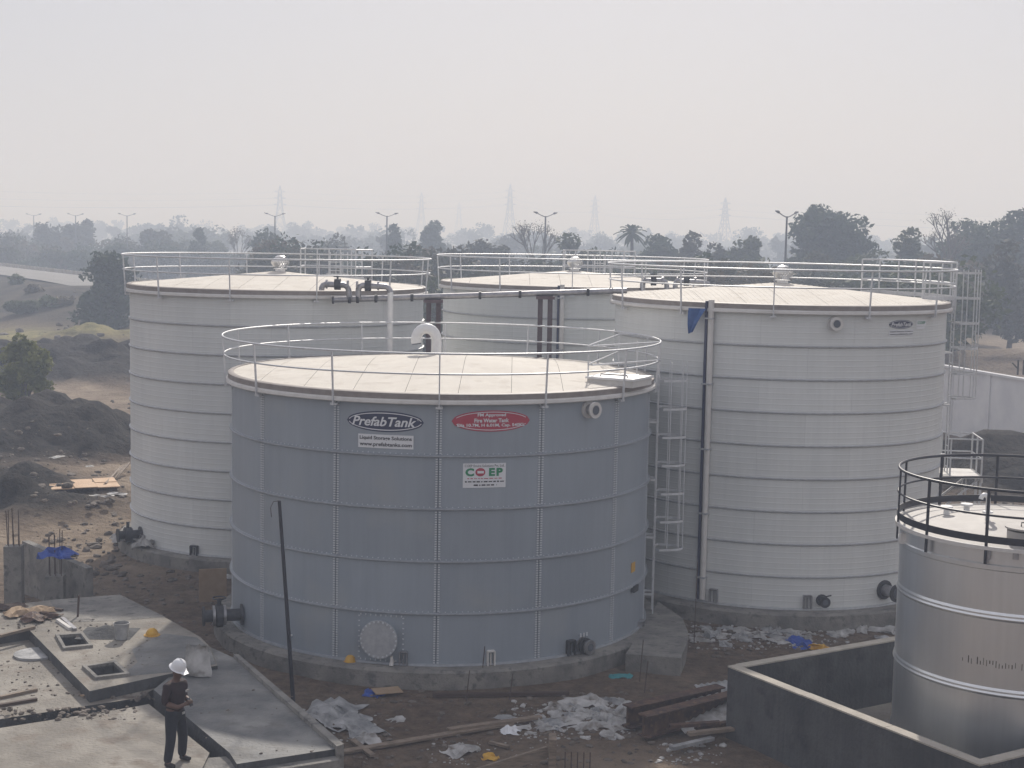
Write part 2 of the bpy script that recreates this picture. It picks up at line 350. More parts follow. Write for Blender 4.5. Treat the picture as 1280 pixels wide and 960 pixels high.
def make_tank(name, label, cx, cy, R, H, nc, npan, a0, stagger, wall, ribs, posts, postoff, ringmat, rib=(4, .0012), z0=0., apex=.45):
    T = Tank(); T.cx, T.cy, T.R, T.H, T.z0 = cx, cy, R, H, z0
    T.o = root(name, label, 'water tank', (cx, cy, z0), group='round bolted water tanks')
    c = H/nc; da = 2*math.pi/npan
    part('shell_liner', MB().lathe([(R-.035, .0), (R-.035, H)], 96), 'joint_pale' if ribs else 'joint', T.o, 'all')
    pm = panel_mesh(R, da, c, 8, ribs, 0, wall)
    for i in range(nc):
        for j in range(npan):
            ob('wall_panel', pm, T.o, (0, 0, i*c), (0, 0, a0+da*(j+(stagger if i % 2 else 0))))
    T.a0 = a0; T.da = da
    # ring stiffeners at each horizontal joint
    rp = mesh('stiffener_ring', MB().lathe([(R-.005, -.03), (R+.03, -.03), (R+(.045 if ribs else .06), -.012), (R+(.045 if ribs else .06), .012), (R-.005, .03)], 144, True), ringmat, 40)
    for i in range(1, nc): ob('stiffener_ring', rp, T.o, (0, 0, i*c))
    part('base_angle', MB().lathe([(R, .05), (R+.05, .045), (R+.06, .0), (R-.01, .0)], 120, True), ringmat, T.o, 40)
    # eave: fascia above, pale drip flashing below
    e = part('eave_fascia', MB().lathe([(R-.04, H-.02), (R+.09, H-.02), (R+.10, H+.20), (R+.06, H+.22), (R-.04, H+.22)], 144, True), 'fascia', T.o, 30)
    part('drip_flashing', MB().lathe([(R+.098, H+.075), (R+.15, H+.045), (R+.16, H-.015), (R+.135, H-.035), (R+.092, H-.035)], 144, True), 'flash', e, 30)
    # roof: ribbed sheets laid front to back on a shallow cone
    Rr = R+.02; step = .3; N = int(2*Rr/step)+1; ez = H+.20
    def cone(x, y): return ez+apex*(1-math.hypot(x, y)/Rr)
    nsheet = 9; w = 2*Rr/nsheet
    for s in range(nsheet):
        x0, x1 = -Rr+s*w+.004, -Rr+(s+1)*w-.004
        xs = []
        nr, rh = rib
        for r_ in range(nr):
            xa = x0+(x1-x0)*r_/nr; q = (x1-x0)/nr
            xs += [(xa, 0), (xa+q*.62, 0), (xa+q*.72, rh), (xa+q*.9, rh)]
        xs.append((x1, 0)); mb = MB(); ny = 14
        for x, dz in xs:
            x = max(-Rr*.9995, min(Rr*.9995, x)); yy = math.sqrt(Rr*Rr-x*x)
            for j in range(ny+1):
                y = -yy+2*yy*j/ny; mb.v.append((x, y, cone(x, y)+dz))
        for i in range(len(xs)-1):
            for j in range(ny): mb.f.append((i*(ny+1)+j, (i+1)*(ny+1)+j, (i+1)*(ny+1)+j+1, i*(ny+1)+j+1))
        part('roof_sheet', mb, 'roof', T.o, 'all' if rh < .005 else 20)
    T.roof = cone
    # guard rail
    rz, Rt = H+1.12, R+.24
    T.rz, T.Rt = rz, Rt
    rl = part('guard_rail', MB().ringtube(Rt, rz, .024, 120, 6), 'galv', T.o, 'all')
    part('mid_rail', MB().ringtube(R+.2, H+.66, .02, 120, 6), 'galv', rl, 'all')
    pmh = MB().bar(cyl(R+.175, 0, H-.12), cyl(R+.185, 0, H+.25), .045, .03).bar(cyl(R+.185, 0, H+.25), cyl(Rt, 0, rz), .04, .03)
    pmh.box(cyl(R+.12, 0, H-.10), (.16, .10, .05))
    pm2 = mesh('rail_post', pmh, 'galv', False)
    for i in range(posts): ob('rail_post', pm2, rl, rot=(0, 0, postoff+2*math.pi*i/posts))
    return T
def nozzle(T, a, z, r, ln, mat='pipe', plate=None, valve=False, name='nozzle', flange=None, ang=None):
    p0, p1 = cyl(T.R-.02, a, z), cyl(T.R+ln, a, z); d = (p1-p0).normalized()
    if ang is not None: d = Vector((math.sin(ang), -math.cos(ang), 0)); p1 = p0+d*ln
    o = part(name, MB().tube([p0, p1], r, 18), mat, T.o, 40)
    fl = flange or mat
    part('flange', MB().tube([p1-d*.05, p1], r*1.6, 20), fl, o, 40)
    part('wall_flange', MB().tube([p0+d*.01, p0+d*.06], r*1.75, 20), fl, o, 40)
    if valve:
        part('bore', MB().tube([p1+d*.001, p1+d*.008], r*.85, 18), 'joint', o, 40)
    return o
def ladder(T, a, z0, z1, cz0, cz1, out=.22, w=.42, cage=.72, hoops=.75, name='access_ladder'):
    """caged ladder standing off the wall at angle a, from z0 to z1; the cage runs from cz0 to cz1"""
    er, et = cyl(1, a, 0), Vector((math.cos(a), math.sin(a), 0))
    def L(u, v, z): return er*(T.R+out+v)+et*u+Vector((0, 0, z))
    mb = MB()
    for s in (-1, 1): mb.bar(L(s*w/2, 0, z0), L(s*w/2, 0, z1), .06, .03, er)
    o = part(name, mb, 'galv', T.o, False)
    rung = mesh('rung', MB().tube([L(-w/2, 0, 0), L(w/2, 0, 0)], .014, 6), 'galv', True)
    for i in range(int((z1-z0-.1)/.3)): ob('rung', rung, o, (0, 0, z0+.2+.3*i))
    br = mesh('wall_bracket', MB().bar(L(-w/2, -out, 0), L(-w/2, 0, 0), .05, .05).bar(L(w/2, -out, 0), L(w/2, 0, 0), .05, .05), 'galv', False)
    z = z0+.5
    while z < min(z1, T.H-.1): ob('wall_bracket', br, o, (0, 0, z)); z += 1.5
    if cage:
        pts = [L(-w/2, 0, 0)]+[L(math.cos(math.pi*(1-i/10))*.38, .12+.62*math.sin(math.pi*i/10), 0) for i in range(11)]+[L(w/2, 0, 0)]
        hm = MB()
        for p, q in zip(pts[:-1], pts[1:]): hm.bar(p, q, .008, .055)
        hm = mesh('cage_hoop', hm, 'galv', False)
        z = cz0
        while z <= cz1+.01: ob('cage_hoop', hm, o, (0, 0, z)); z += hoops
        for i in (1, 3, 5, 7, 9):
            u, v = math.cos(math.pi*(1-i/10))*.37, .12+.61*math.sin(math.pi*i/10)
            part('cage_bar', MB().bar(L(u, v, cz0), L(u, v, cz1), .045, .02), 'galv', o, False)
    return o, L
def vent(T, x, y, scale=1):
    """spinning roof ventilator"""
    z = T.roof(x, y)-.12
    o = part('roof_ventilator', MB().lathe([(.16, z-.05), (.16, z+.18), (.22, z+.18), (.22, z+.2), (0.001, z+.2)], 24), 'alu', T.o, 40, (x, y, 0))
    mb = MB()
    for i in range(22):
        a = 2*math.pi*i/22; pts = []
        for j in range(7):
            t = j/6*math.pi; r = .13+.17*math.sin(t)**.8
            pts.append(cyl(r, a+.25*t, z+.22+.36*(j/6)))
        k = len(mb.v)
        for j, p in enumerate(pts):
            t = j/6*math.pi; q = cyl((.13+.17*math.sin(t)**.8)*.88, a+.25*t+.22, p.z); mb.v += [tuple(p), tuple(q)]
        mb.f += [(k+2*j, k+2*j+1, k+2*j+3, k+2*j+2) for j in range(6)]
    part('turbine_blades', mb, 'alu', o, True); part('turbine_cap', MB().lathe([(.001, z+.63), (.1, z+.62), (.17, z+.58), (.15, z+.56), (.001, z+.56)], 24), 'alu', o, 40)
    return o

def text_mesh(body, shear=0, offset=0):
    cu = bpy.data.curves.new('t', 'FONT'); cu.body = body; cu.shear = shear; cu.offset = offset; cu.align_x = 'CENTER'; cu.resolution_u = 3; cu.size = 1
    to = bpy.data.objects.new('t', cu); C.objects.link(to); bpy.context.view_layer.update()
    me = bpy.data.meshes.new_from_object(to.evaluated_get(bpy.context.evaluated_depsgraph_get()))
    v = np.array([w.co[:2] for w in me.vertices]); f = [tuple(p.vertices) for p in me.polygons]
    bpy.data.objects.remove(to); bpy.data.curves.remove(cu); bpy.data.meshes.remove(me)
    lo, hi = v.min(0), v.max(0); v = (v-(lo+hi)/2)/(hi-lo)
    return v, f
class Dec:
    """flat print laid on a tank's curved wall"""
    def __init__(s, T, x0, x1, y0, y1):
        s.T = T; ym, xm = (y0+y1)/2, (x0+x1)/2
        a0, a1 = hit(T, x0, ym)[0], hit(T, x1, ym)[0]; z0, z1 = hit(T, xm, y1)[1], hit(T, xm, y0)[1]
        s.a, s.z, s.w, s.h = (a0+a1)/2, (z0+z1)/2, (a1-a0)*T.R, z1-z0
    def pt(s, u, v, o=.012): return cyl(s.T.R+o, s.a+u/s.T.R, s.z+v)
    def strip(s, fn, w, o, n=28, mb=None):
        mb = mb or MB(); k = len(mb.v)
        for i in range(n+1):
            u = -w/2+w*i/n; lo, hi = fn(u); mb.v += [tuple(s.pt(u, lo, o)), tuple(s.pt(u, hi, o))]
        mb.f += [(k+2*i, k+2*i+2, k+2*i+3, k+2*i+1) for i in range(n)]; return mb
    def oval(s, w, h, o, cu=0, cv=0, mb=None):
        return s.strip(lambda u: (cv-h/2*math.sqrt(max(0, 1-(2*u/w)**2)), cv+h/2*math.sqrt(max(0, 1-(2*u/w)**2))), w, o, mb=mb)
    def ovalring(s, w, h, t, o, lo, hi):
        mb = MB(); N = 96; k = 0
        for i in range(N+1):
            a = lo+(hi-lo)*i/N
            for q in (0, t): mb.v.append(tuple(s.pt((w/2-q)*math.cos(a), (h/2-q)*math.sin(a), o)))
        mb.f = [(2*i, 2*i+2, 2*i+3, 2*i+1) for i in range(N)]; return mb
    def rect(s, o, w=None, h=None, cu=0, cv=0, mb=None):
        w, h = w or s.w, h or s.h; mb = mb or MB(); k = len(mb.v); n = 10
        for i in range(n+1):
            u = cu-w/2+w*i/n; mb.v += [tuple(s.pt(u, cv-h/2, o)), tuple(s.pt(u, cv+h/2, o))]
        mb.f += [(k+2*i, k+2*i+2, k+2*i+3, k+2*i+1) for i in range(n)]; return mb
    def text(s, body, cu, cv, w, h, o=.02, shear=0, offset=0, mb=None, rot=0):
        v, f = text_mesh(body, shear, offset); mb = mb or MB(); c_, s_ = math.cos(rot), math.sin(rot)
        return mb.add([s.pt(cu+p[0]*w*c_-p[1]*h*s_, cv+p[0]*w*s_+p[1]*h*c_, o) for p in v], f)
def prefab_logo(T, box, plate):
    D = Dec(T, *box)
    b_ = part('oval_sign', D.oval(D.w, D.h, .010), 'navy', T.o, 'all', label='navy oval maker\'s sign with white italic lettering')
    part('lettering', D.text('PrefabTank', -.01*D.w, 0, D.w*.83, D.h*.46, .02, .28, .022), 'sign', b_, False)
    part('registered_mark', D.ovalring(D.w*.03, D.w*.03, .006, .02, 0, 6.283), 'sign', b_, False).location = D.pt(D.w*.43, D.h*.14, 0)-D.pt(0, 0, 0)
    part('white_line', D.ovalring(D.w*.95, D.h*.86, D.h*.045, .016, .12, math.pi-.12), 'sign', b_, False)
    part('white_line', D.ovalring(D.w*.95, D.h*.86, D.h*.045, .016, math.pi+.12, 2*math.pi-.12), 'sign', b_, False)
    D = Dec(T, *plate)
    b_ = part('sign_plate', D.rect(.010), 'sign', T.o, 'all')
    part('lettering', D.text('Liquid Storage Solutions', 0, D.h*.22, D.w*.94, D.h*.34, .018, 0, .02), 'ink', b_, False)
    part('lettering', D.text('www.prefabtanks.com', 0, -D.h*.25, D.w*.94, D.h*.36, .018, 0, .02), 'ink', b_, False)

A1 = math.atan2(1.8, 38.8)
T1 = make_tank('water_tank', 'blue-grey bolted steel tank with two oval signs, lowest and nearest of the big tanks', -1.80, 38.80, 5.35, 6.01, 5, 14, R_(2.0), 0, 'blue_steel', 0, 14, R_(2.0), 'ring')
T2 = make_tank('water_tank', 'tall off-white ribbed tank with a blue rag below its rail', 7.71, 43.96, 4.73, 7.87, 9, 12, R_(-15.1), .5, 'white_steel', 6, 12, R_(-9.9-1.4), 'ring_pale', (7, .007))
T3 = make_tank('water_tank', 'tall off-white ribbed tank beside the soil heaps, with pipes on its roof', -7.61, 48.90, 4.68, 7.79, 9, 12, R_(-8.7), .5, 'white_steel', 6, 12, R_(-16.8+8.8), 'ring_pale')
T4 = make_tank('water_tank', 'tall off-white tank in the back, framed between the other three big tanks', 2.12, 55.3, 4.70, 7.83, 9, 12, R_(-12), .5, 'white_steel', 6, 12, R_(-2), 'ring_pale')
# T1 bolt rows down every vertical joint and along the rings (too small to count)
mb = MB()
for i in range(5):
    for j in range(20):
        z = (i+(j+.5)/20*.93+.035)*6.01/5
        for s in (-1, 1): mb.box(cyl(5.36, s*.042/5.35, z), (.046, .022, .024), s*.042/5.35)
bm_ = mesh('bolt_row', mb, 'bolt', False)
for j in range(14): ob('bolt_row', bm_, T1.o, rot=(0, 0, T1.a0+T1.da*j))['kind'] = 'stuff'
mb = MB()
for j in range(260): a = 2*math.pi*j/260; mb.box(cyl(5.358, a, .045), (.02, .014, .016), a)
bm_ = mesh('ring_bolts', mb, 'bolt', False)
for i in range(1, 5): ob('ring_bolts', bm_, T1.o, (0, 0, i*6.01/5))['kind'] = 'stuff'
prefab_logo(T1, (434, 530, 514, 540), (448, 517, 543.5, 560.5))
D = Dec(T1, 564.5, 662, 513, 539.5)
b_ = part('oval_sign', D.oval(D.w, D.h, .010), 'red', T1.o, 'all', label='red oval sign giving the tank size and capacity in white')
for tx, v_, w_ in (('FM Approved', .27, .36), ('Fire Water Tank', .03, .44), ('Dia 10.7M, H 6.01M, Cap. 540KL', -.21, .86)): part('lettering', D.text(tx, 0, D.h*v_, D.w*w_, D.h*.19, .02, 0, .03), 'sign', b_, False)
part('white_line', D.ovalring(D.w*.95, D.h*.88, D.h*.035, .016, .35, math.pi-.35), 'sign', b_, False)
part('white_line', D.ovalring(D.w*.95, D.h*.88, D.h*.035, .016, math.pi+.35, 2*math.pi-.35), 'sign', b_, False)
D = Dec(T1, 578.5, 632, 579, 609.5)
b_ = part('sign_plate', D.rect(.010), 'sign', T1.o, 'all', label='white plate with green and red company letters')
for tx, u_, w_ in (('C', -.345, .2), ('E', .17, .14), ('P', .35, .15)): part('letter', D.text(tx, u_*D.w, .14*D.h, D.w*w_, D.h*.33, .02, 0, .05), 'green', b_, False)
mb = D.strip(lambda u: tuple(.14*D.h+q*.17*D.h*math.sqrt(max(0, 1-(2*u/(D.w*.23))**2)) for q in (-1, 1)), D.w*.23, .018)
for i in range(len(mb.v)): pass
q = part('emblem', mb, 'redink', b_, False); q.rotation_euler = (0, 0, -.10*D.w/T1.R)
mb = D.rect(.022, D.w*.15, D.h*.10, -.095*D.w, .14*D.h); part('emblem_bar', mb, 'sign', q, False).rotation_euler = (0, 0, .10*D.w/T1.R)
mb = D.text('COEP Enviro Solutions Pvt. Ltd.', 0, .4*D.h, D.w*.92, D.h*.1, .018)
def dashes(D, v, w, h, mb, seed):
    r = random.Random(seed); u = -w/2
    while u < w/2: q = r.uniform(.03, .1); D.rect(.018, min(q, w/2-u+.01), h*r.uniform(.7, 1), u+q/2, v, mb); u += q+.025
part('lettering', mb, 'ink', b_, False)
mb = MB(); dashes(D, -.25*D.h, D.w*.9, D.h*.06, mb, 1); dashes(D, -.39*D.h, D.w*.5, D.h*.06, mb, 2); part('small_print', mb, 'ink', b_, False, kind='stuff')
mb = MB(); dashes(D, -.12*D.h, D.w*.8, D.h*.035, mb, 3); part('small_print', mb, 'redink', b_, False, kind='stuff')
# T1 fittings
a, z = hit(T1, 735, 511.5); nozzle(T1, a, z, .12, .26, 'pipe', valve=True, flange='flash')
a, z = hit(T1, 476, 797)
mh = part('manhole', MB().tube([cyl(5.33, a, z), cyl(5.50, a, z)], .40, 40), 'blue_steel', T1.o, 40, label='round bolted manhole cover low on the wall')
part('cover', MB().tube([cyl(5.50, a, z), cyl(5.54, a, z)], .44, 40), 'ring_pale', mh, 40)
mb = MB()
for i in range(24):
    t = 2*math.pi*i/24; mb.box(cyl(5.55, a+.41*math.cos(t)/5.5, z+.41*math.sin(t)), (.035, .04, .035), a)
part('cover_bolts', mb, 'bolt', mh, False, kind='stuff')
mb = MB()
for i in range(9):
    for s in (-1, 1):
        mb.box(cyl(5.362, a+s*.52/5.35, z-.48+.12*i), (.036, .03, .022), a); mb.box(cyl(5.362, a+(-.48+.12*i)/5.35, z+s*.52), (.022, .03, .036), a)
part('frame_bolts', mb, 'bolt', mh, False, kind='stuff')
a, z = hit(T1, 303, 768); ang = R_(-74)
nz_ = nozzle(T1, a, z, .15, .98, 'iron', ang=ang, name='outlet_pipe')
d = Vector((math.sin(ang), -math.cos(ang), 0)); p0 = cyl(5.33, a, z)
vb = part('butterfly_valve', MB().tube([p0+d*.5, p0+d*.66], .29, 20).tube([p0+d*.58, p0+d*.58+Vector((0, 0, .42))], .05, 8), 'iron', T1.o, 40)
part('valve_flange', MB().tube([p0+d*.42, p0+d*.48], .25, 18).tube([p0+d*.68, p0+d*.74], .25, 18), 'pipe', vb, 40)
part('hand_wheel', MB().tube([p0+d*.58+Vector((.16*math.cos(t*.524), .16*math.sin(t*.524), .44)) for t in range(12)], .018, 6, True), 'iron', vb, True)
a, z = hit(T1, 727, 806)
o = nozzle(T1, a, z, .11, .30, 'pipe', valve=True, name='drain_valve'); part('valve_body', MB().tube([cyl(5.45, a, z), cyl(5.52, a, z)], .19, 16), 'iron', o, 40)
for s in (-1, 0, 1): part('bolt_stud', MB().bar(cyl(5.42, a+s*.1/5.35, z+.22), cyl(5.42, a+s*.1/5.35, z+.3), .04), 'bolt', o, False)
def anchor(T, x, y0, y1, mat='pipe', w=.16):
    a, z1 = hit(T, x, y0); z0 = max(.0, hit(T, x, y1)[1]); et = Vector((math.cos(a), math.sin(a), 0)); R = T.R
    mb = MB()
    for s in (-1, 1): mb.bar(cyl(R+.06, a, z0)+et*s*w/2, cyl(R+.06, a, z1)+et*s*w/2, .03, .12, cyl(1, a, 0))
    mb.bar(cyl(R+.06, a, z1)-et*w/2, cyl(R+.06, a, z1)+et*w/2, .12, .03); mb.bar(cyl(R+.05, a, z0), cyl(R+.05, a, z1-.05), .035)
    part('anchor_bracket', mb, mat, T.o, False)
anchor(T1, 505, 814, 834); anchor(T1, 613, 813, 834, 'flash'); anchor(T1, 712, 800, 818, 'iron', .2); anchor(T1, 799, 776, 792, 'pipe', .3)
a, z = hit(T1, 791, 709); part('yellow_sticker', MB().box(cyl(5.36, a, z), (.26, .012, .24), a), 'yellow', T1.o, False)
a, z = hit(T1, 791, 735); part('junction_box', MB().box(cyl(5.40, a, z), (.3, .1, .16), a), 'iron', T1.o, False)
a, z = hit(T1, 365, 794); part('spout', MB().tube([cyl(5.34, a, z), cyl(5.50, a, z)], .022, 8), 'white', T1.o)
a, z = hit(T1, 491, 829); sp1 = part('sample_tap', MB().tube([cyl(5.34, a, z+.05), cyl(5.48, a, z+.05), cyl(5.5, a, z-.02)], .05, 8).tube([cyl(5.48, a, z+.05), cyl(5.48, a, z+.2)], .035, 8), 'flash', T1.o)
# gooseneck vent
gx0, gy0 = -2.0-T1.cx, 39.5-T1.cy; zb = T1.roof(gx0, gy0)
pts = [Vector((gx0, gy0, zb-.05)), Vector((gx0, gy0, zb+.38))]+[Vector((gx0-.27+.27*math.cos(t*math.pi/10), gy0, zb+.38+.30*math.sin(t*math.pi/10))) for t in range(1, 12)]
o = part('gooseneck_vent', MB().tube(pts, .135, 16), 'white', T1.o, 50); part('mouth', MB().tube([pts[-1], pts[-1]+(pts[-1]-pts[-2])*.3], .12, 16), 'joint', o)
# roof hatch with guard
q = [P(x, y, 6.35)-Vector((T1.cx, T1.cy, 0)) for x, y in ((737, 474), (757, 466.5), (806, 471), (800, 482))]
ctr = sum(q, Vector())/4; ra = math.atan2((q[3]-q[0]).y, (q[3]-q[0]).x)
mz = T1.roof(ctr.x, ctr.y)
hc = part('roof_hatch', MB().box((0, 0, .04), (1.18, 1.15, .16)), 'flash', T1.o, False, (ctr.x, ctr.y, mz), (0, 0, R_(-28)))
part('lid', MB().box((0, 0, .15), (1.26, 1.24, .05)), 'white', hc, False)
part('handle', MB().tube([(-.35, -.35, .175), (-.35, -.35, .23), (.35, -.35, .23), (.35, -.35, .175)], .015, 6), 'iron', hc)
for s in (-1, 1): part('hinge', MB().box((.3*s, .63, .16), (.12, .06, .06)), 'fascia', hc, False)
pa = P(735, 475, 6.3)-Vector((T1.cx, T1.cy, 0)); gr = None
end1, end2 = cyl(T1.Rt, R_(83), 0), cyl(T1.Rt, R_(112), 0)
for h, nm in ((T1.rz, 'hatch_rail'), (6.01+.66, 'hatch_mid_rail')):
    mb = MB().tube([Vector((end1.x, end1.y, h)), Vector((pa.x+.1, pa.y, h)), Vector((pa.x, pa.y+.1, h)), Vector((end2.x-.5, end2.y-.1, h)), Vector((end2.x, end2.y, h))], .022, 6)
    if gr is None: gr = part(nm, mb, 'galv', T1.o)
    else: part(nm, mb, 'galv', gr)
for p in (pa, Vector((end2.x-.5, end2.y-.1, 0)), cyl(T1.R-.35, R_(84), 0)):
    part('rail_post', MB().bar((p.x, p.y, T1.roof(p.x, p.y)-.02), (p.x, p.y, T1.rz), .035), 'galv', gr, False)
ladder(T1, R_(88), .05, 7.1, 1.75, 6.6, hoops=.73)
# T2 fittings
a, z = hit(T2, 1043, 404.5); nozzle(T2, a, z, .11, .2, 'pipe', valve=True, flange='flash')
prefab_logo(T2, (1111, 1141, 400, 411), (1111, 1141, 412.5, 419.5))
D = Dec(T2, 1145, 1157, 400.5, 407.5); b_ = part('sign_plate', D.rect(.012), 'sign', T2.o, 'all'); part('lettering', D.text('COEP', 0, .1*D.h, D.w*.8, D.h*.5, .02, 0, .02), 'green', b_, False)
D = Dec(T2, 1145, 1155, 408.5, 411.5); part('sign_plate', D.rect(.012), 'sign', T2.o, 'all')
def gauge(T, x, y, zb=.1):
    a, _ = hit(T, x, y); et = Vector((math.cos(a), math.sin(a), 0)); R = T.R
    o = part('cable_tray', MB().bar(cyl(R+.09, a, zb)-et*.06, cyl(R+.09, a, T.H+.25)-et*.06, .065, .14, cyl(1, a, 0)), 'navy', T.o, False, label='dark upright tray on the wall')
    part('downpipe', MB().tube([cyl(R+.10, a, zb)+et*.06, cyl(R+.10, a, T.H+.28)+et*.06], .08, 12), 'flash', o)
    k = zb+.6
    cl = mesh('pipe_clamp', MB().bar(cyl(R+.11, a, 0)-et*.13, cyl(R+.11, a, 0)+et*.15, .18, .04), 'ring_pale', False)
    while k < T.H: ob('pipe_clamp', cl, o, (0, 0, k)); k += 1.74
gauge(T2, 883, 560)
a, z = hit(T2, 1027, 750); o = nozzle(T2, a, z, .09, .3, 'iron', name='drain_valve', valve=True); part('lever', MB().bar(cyl(4.95, a-.02, z+.12), cyl(5.05, a+.03, z+.2), .03), 'iron', o, False)
anchor(T2, 1009, 744, 760, 'pipe', .2); anchor(T2, 893, 736, 752, 'pipe', .2)
a, z = hit(T2, 1105, 737); nz_ = nozzle(T2, a, z, .15, .5, 'pipe', name='outlet_pipe', flange='iron', valve=True)
# T2 caged ladder, landing and lower ladder on its far right flank
aL = R_(84)
ld, L = ladder(T2, aL, 3.1, 9.0, 5.3, 9.0, out=.25, hoops=.72)
lp = part('landing', MB().box(L(.1, .35, 3.08), (1.5, 1.1, .06), aL).box(L(.1, .9, 3.02), (1.5, .05, .18), aL), 'flash', T2.o, False, label='small landing platform with its own rails')
for h in (.55, 1.1):
    part('landing_rail', MB().tube([L(-.65, -.1, 3.08+h), L(-.65, .88, 3.08+h), L(.85, .88, 3.08+h), L(.85, -.1, 3.08+h)], .022, 6), 'galv', lp)
for u, v in ((-.65, 0), (-.65, .88), (.1, .88), (.85, .88), (.85, 0)): part('rail_post', MB().bar(L(u, v, 3.08), L(u, v, 4.18), .04), 'galv', lp, False)
for u in (-.5, .7): part('brace', MB().bar(L(u, -.2, 2.1), L(u, .85, 3.02), .05), 'galv', lp, False)
ladder(T2, aL+R_(3), .02, 3.1, 0, 0, out=.85, cage=0, name='lower_ladder')
for s in (0, .6): part('stair_post', MB().bar(L(s-.2, .95, .0), L(s-.2, .95, 3.05), .06), 'galv', lp, False)
def guard_cage(T, px, back=True):
    """railed access bay on the roof edge: list of pixel columns gives the two end angles on the far rim"""
    a0, a1 = px; g0 = None
    for h, nm in ((1.32, 'access_rail'), (.72, 'access_mid_rail'), (.3, 'toe_board')):
        pts = [cyl(T.Rt-.9, a0, T.H+h)]+[cyl(T.Rt+.03, a0+(a1-a0)*i/6, T.H+h) for i in range(7)]+[cyl(T.Rt-.9, a1, T.H+h)]
        mb = MB()
        if nm == 'toe_board':
            for p, q in zip(pts[:-1], pts[1:]): mb.bar(p, q, .02, .12)
        else: mb.tube(pts, .026, 6)
        o = part(nm, mb, 'galv', T.o if g0 is None else g0, nm != 'toe_board'); g0 = g0 or o
    for i in range(7):
        p = cyl(T.Rt+.03, a0+(a1-a0)*i/6, 0); part('rail_post', MB().bar((p.x, p.y, T.H-.05), (p.x, p.y, T.H+1.32), .04), 'galv', g0, False)
    for aa in (a0, a1):
        p = cyl(T.Rt-.9, aa, 0); part('rail_post', MB().bar((p.x, p.y, T.roof(p.x, p.y)-.02), (p.x, p.y, T.H+1.32), .04), 'galv', g0, False)
guard_cage(T2, (R_(82), R_(132))); guard_cage(T3, (R_(148), R_(178))); guard_cage(T4, (R_(148), R_(182)))
for T in (T3, T4): ladder(T, R_(165), .05, 9.0, 2.2, 9.0, hoops=1.0)
def loc(T, v): return v.x-T.cx, v.y-T.cy
vent(T2, .1, 0); vent(T3, .05, 0); vent(T4, .1, 0)
gauge(T4, 700, 400)
# T3 fittings
a, z = hit(T3, 176, 667); ang = R_(-62)
o = nozzle(T3, a, z, .13, .75, 'iron', ang=ang, name='outlet_pipe', flange='iron')
d = Vector((math.sin(ang), -math.cos(ang), 0)); p0 = cyl(T3.R, a, z); part('valve_body', MB().tube([p0+d*.3, p0+d*.5], .24, 16).tube([p0+d*.4, p0+d*.4+Vector((0, 0, .4))], .05, 8), 'iron', o, 40)
anchor(T3, 180, 669, 684, 'pipe', .2); anchor(T3, 244, 682, 697, 'iron', .22)

def manifold(Y, br, label):
    """branches of galvanised pipe with a valve each; every branch is a list of pixels at depth Y plus the valve's pixel column"""
    b0 = PY(br[0][0][0][0], br[0][0][0][1], Y); r = root('inlet_manifold', label, 'pipework', (b0.x, Y, 0), 0, 'valve manifolds on the tank roofs')
    for pts, vx in br:
        w = [PY(x, y, Y)-Vector((b0.x, Y, 0)) for x, y in pts]; fine = []
        for k, p in enumerate(w):
            if 0 < k < len(w)-1:
                fine += [p+(w[k-1]-p).normalized()*.12, p+(w[k-1]-p).normalized()*.04+(w[k+1]-p).normalized()*.04, p+(w[k+1]-p).normalized()*.12]
            else: fine.append(p)
        bp_ = part('branch_pipe', MB().tube(fine, .085, 12), 'pipe', r)
        vy = [p for p in pts][1][1]; v = PY(vx, vy+.3, Y)-Vector((b0.x, Y, 0))
        part('valve', MB().tube([v-Vector((.09, 0, 0)), v+Vector((.09, 0, 0))], .165, 14).tube([v, v+Vector((0, 0, .22))], .03, 6), 'iron', bp_)
        part('valve_wheel', MB().tube([v+Vector((.11*math.cos(t*.628), .11*math.sin(t*.628), .22)) for t in range(10)], .016, 5, True), 'iron', bp_)
        for du in (-.32, .3): part('flange', MB().tube([v+Vector((du-.025, 0, 0)), v+Vector((du+.025, 0, 0))], .135, 14), 'pipe', bp_)
    return r
Yp = 44.35
manifold(Yp, [([(402, 363), (402, 355), (435, 356.5), (437, 373)], 422), ([(448, 373), (448, 356.5), (487, 358.5), (488, 366)], 460)], 'grey valve manifold with black hand wheels on the roof edge nearest the soil heaps')
manifold(51.0, [([(803, 366), (803, 350.5), (833, 351), (834, 368)], 817), ([(844, 368), (844, 351), (886, 353.5), (888, 368)], 858)], 'grey valve manifold on the roof of the tank at the back')
# header pipe on painted stanchions
pl, pr = PY(416, 375, Yp), PY(784, 363.5, Yp); pl.y = pr.y = Yp+.12
hp = root('header_pipe', 'long horizontal galvanised pipe crossing in front of the two rear tanks', 'pipe')
part('pipe_run', MB().tube([pl, pr], .085, 12), 'pipe', hp); part('end_cap', MB().tube([pl+Vector((-.03, 0, 0)), pl+Vector((.02, 0, 0))], .12, 12), 'iron', hp)
for x in (437, 447, 470, 515, 600, 650, 735): p = PY(x, 375-(x-416)*.0312, Yp); p.z = pl.z+(pr.z-pl.z)*(p.x-pl.x)/(pr.x-pl.x); part('coupling', MB().tube([p+Vector((-.04, 0, 0)), p+Vector((.04, 0, 0))], .115, 12), 'iron', hp)
dp = root('riser_pipe', 'white upright pipe dropping from the roof manifold behind the blue-grey tank', 'pipe')
a = PY(488, 365, Yp); part('pipe_run', MB().tube([(a.x, a.y, a.z), (a.x, a.y, -.1)], .085, 12), 'white', dp)
part('pipe_shoe', MB().box((a.x, a.y, -.2), (.3, .3, .5)), 'concrete', dp, False)
